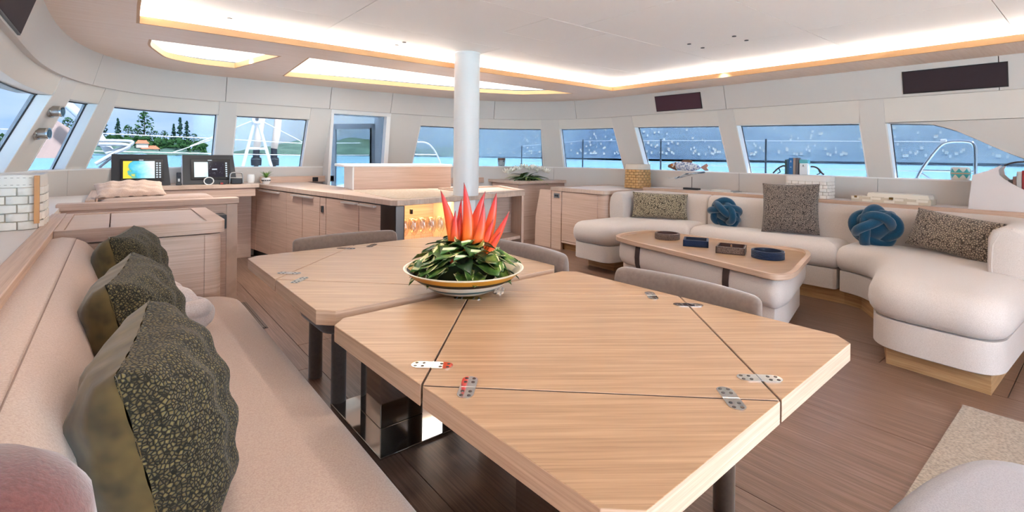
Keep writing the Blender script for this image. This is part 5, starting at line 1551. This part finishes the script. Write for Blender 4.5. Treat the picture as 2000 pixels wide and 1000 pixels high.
coast('far_slope', 13, 116, lambda az: 520 + 700 * max(0, min(1, (52 - az) / 25)), 3600, 170, 46, mh_, HAZED_FOREST, mt)
hl = struct('hills')
def hh2(az, r, t):
    x, y = polar(az, r)
    u = (az - 17) / 21
    env = max(0, math.sin(PI * max(0, min(1, u)))) ** .5
    return -1.0 + (6 + 52 * math.sin(PI * t) * (.6 + .4 * math.sin(u * 7 + 1)) + 8 * fbm(x, y, .012)) * env
coast('green_headland', 17, 38, lambda az: 1050, 1500, 90, 14, hh2, HAZED_GREEN, hl)
def hh3(az, r, t):
    x, y = polar(az, r)
    u = (az - 8) / 11
    return -1.0 + (3 + 40 * math.sin(PI * t) * min(1, max(0, u)) * (1 if u < .85 else max(0, (1.15 - u) / .3)) + 6 * fbm(x, y, .014)) * max(0, math.sin(PI * max(0, min(1, u)))) ** .4
coast('green_headland', 8, 19, lambda az: 1000, 1400, 60, 12, hh3, HAZED_GREEN, hl)
def hh4(az, r, t):
    x, y = polar(az, r)
    u = (az + 9) / 16.3
    return -1.0 + (3 + 9 * math.sin(PI * t) + 3 * fbm(x, y, .03)) * max(0, math.sin(PI * max(0, min(1, u)))) ** .35
coast('island', -9, 7.4, lambda az: 560, 680, 60, 8, hh4, HAZED_GREEN, hl)

# specks of houses on the far slope, too small to count
hs_ = MB(); rr = random.Random(3)
for i in range(1100):
    az = rr.uniform(36, 104); t = rr.random() ** 1.7 * .52 + .03
    r0_ = 520 + 700 * max(0, min(1, (52 - az) / 25))
    r = r0_ + (3600 - r0_) * t ** 1.4
    x, y = polar(az, r); z = -2.2 + mh_(az, r, t)
    s = rr.uniform(.9, 2.4)
    hs_.obox((x, y, z + 2), (s, s * 1.6, 2), (0, 0, math.radians(-az)))
    for k in (0,):
        hs_.obox((x, y, z + 3.2), (s * 1.1, s * 1.5, .6), (0, 0, math.radians(-az)), mi=1)
town = hs_.build('hillside_town', [mat('house_white', 'f0ece6', .7), mat('house_roof', 'd0bfb0', .7)])
tag(town, 'scatter of tiny pale houses over the hazy far mountainside', 'houses', None, 'stuff')

# trees on the island outside the port windows
CROWN = mat('tree_crown', '35522c', .9, spec=.1); CROWN2 = mat('pine_crown', '2a4432', .9, spec=.1); BARK = mat('bark', '4a3c30', .9)
def tree(label, az, r, h, w, kind, seed):
    x, y = polar(az, r); rt = random.Random(seed)
    z0 = -2.2 + hh4(az, r, (max(0, r - 560) / 120) ** (1 / 1.4)) - .5
    t = thing('tree', label, 'tree', (x, y, z0), 0, 'trees on the island')
    MB().tube([(x, y, z0), (x, y, z0 + h * .9)], [h * .025, h * .008], 6).build('trunk', BARK, t)
    mb = MB()
    for i in range(230):
        u = rt.random()
        if kind == 'pine':
            zz = h * (.18 + .82 * u); rad = w * .5 * (1 - u) ** .7 * (.45 + .55 * abs(math.sin(u * 19)))
        elif kind == 'palm':
            zz = h * (.8 + .2 * u); rad = w * .5 * (1.05 - u)
        else:
            zz = h * (.25 + .75 * u); rad = w * .5 * math.sin(PI * (.12 + .85 * u)) ** .6
        a = rt.uniform(0, 2 * PI); q = rad * rt.random() ** .45
        s = h * rt.uniform(.02, .055)
        c = (x + q * math.cos(a), y + q * math.sin(a), z0 + zz)
        d = rt.uniform(0, 3)
        vs = [(c[0] + s * math.cos(d), c[1] + s * math.sin(d), c[2]), (c[0] - s * math.cos(d), c[1] - s * math.sin(d), c[2]), (c[0], c[1], c[2] + s * .7), (c[0] + s * .7 * math.sin(d), c[1] - s * .7 * math.cos(d), c[2] - s * .4)]
        mb.add(vs, [(0, 1, 2), (0, 3, 1), (1, 3, 2), (2, 3, 0)])
    mb.build('crown', CROWN2 if kind == 'pine' else CROWN, t)
specs = []
for i, (px_az, h, w, kind, lab) in enumerate([
    (-.8, 29, 9, 'pine', 'dark tree at the port end of the island tree line'), (.15, 27, 8, 'pine', 'slim dark conifer on the island, second from the port end'), (.9, 21, 9, 'round', 'rounded tree on the island beside the slim conifers'),
    (1.5, 18, 9, 'round', 'low rounded tree on the island above the orange roofs'), (2.1, 35, 15, 'round', 'tallest spreading tree near the middle of the island'), (2.9, 17, 10, 'round', 'low bushy tree on the island, shoreward of the tallest one'),
    (3.6, 18, 10, 'round', 'bushy tree in the gap between the tall island trees'), (4.35, 24, 8, 'pine', 'first of the three tall conifers toward the island point'), (4.85, 31, 9, 'pine', 'middle and tallest of the three conifers toward the island point'),
    (5.4, 29, 9, 'pine', 'last of the three tall conifers toward the island point'), (6.0, 17, 10, 'round', 'bushy tree beyond the three conifers at the island point'), (6.6, 13, 9, 'round', 'low last tree on the tip of the island'),
    (-1.9, 26, 10, 'round', 'broad tree on the island seen past the awning frame'), (-3.2, 24, 11, 'round', 'broad tree on the island seen through the narrow port window')]):
    tree(lab, px_az, 612, h, w, kind, i + 40)
bs = MB(); rb_ = random.Random(8)
for i in range(1500):
    az = rb_.uniform(-8.5, 7.0); r = rb_.uniform(575, 640); x, y = polar(az, r)
    z = -2.2 + hh4(az, r, ((r - 560) / 120) ** (1 / 1.4)); s = rb_.uniform(1.2, 3.2); d = rb_.uniform(0, 3)
    zz = z + rb_.uniform(0, 8)
    vs = [(x + s * math.cos(d), y + s * math.sin(d), zz), (x - s * math.cos(d), y - s * math.sin(d), zz), (x, y, zz + s * .9), (x + s * .7 * math.sin(d), y - s * .7 * math.cos(d), zz - s * .4)]
    bs.add(vs, [(0, 1, 2), (0, 3, 1), (1, 3, 2), (2, 3, 0)])
ub = bs.build('undergrowth', CROWN); tag(ub, 'dense green undergrowth covering the island', 'foliage', None, 'stuff')
for lab, az, z, s in (('upper orange roofed house among the island trees', 1.95, 9, 9), ('lower orange roofed house near the island shore', 2.55, 4, 13)):
    x, y = polar(az, 572)
    t = thing('island_house', lab, 'house', (x, y, z - 4), 0, 'houses on the island')
    MB().box(x - s / 2, x + s / 2, y - 3, y + 3, z - 4, z).build('walls', mat('house_wall', 'd9b9a0', .8), t)
    MB().add([(x - s / 2 - 1, y - 4, z), (x + s / 2 + 1, y - 4, z), (x + s / 2 + 1, y + 4, z), (x - s / 2 - 1, y + 4, z), (x - s / 3, y, z + 3.2), (x + s / 3, y, z + 3.2)], [(0, 1, 5, 4), (2, 3, 4, 5), (1, 2, 5), (3, 0, 4), (3, 2, 1, 0)]).build('roof', mat('orange_roof', 'c8744e', .8), t)
# sea haze lying over the bay in front of the mountains
hz_m = bpy.data.materials.new('sea_haze'); hz_m.use_nodes = True
hn, hl_ = hz_m.node_tree.nodes, hz_m.node_tree.links
hn.clear(); ho = hn.new('ShaderNodeOutputMaterial'); hv = hn.new('ShaderNodeVolumeScatter')
hv.inputs['Color'].default_value = (0.40, 0.62, 1.0, 1); hv.inputs['Density'].default_value = HAZE; hv.inputs['Anisotropy'].default_value = 0.2
hv.inputs['Color'].default_value = (0.52, 0.64, 1.0, 1)
ha = hn.new('ShaderNodeVolumeAbsorption'); ha.inputs['Color'].default_value = (0.45, 0.62, 1.0, 1); ha.inputs['Density'].default_value = HAZE * .06
hsum = hn.new('ShaderNodeAddShader')
hl_.new(hv.outputs[0], hsum.inputs[0]); hl_.new(ha.outputs[0], hsum.inputs[1]); hl_.new(hsum.outputs[0], ho.inputs['Volume'])
hz = MB().box(440, 5000, -2500, 4300, -1.9, 330).build('haze', hz_m)
tag(hz, 'thin blue haze over the bay in front of the mountains', 'haze', None, 'stuff')
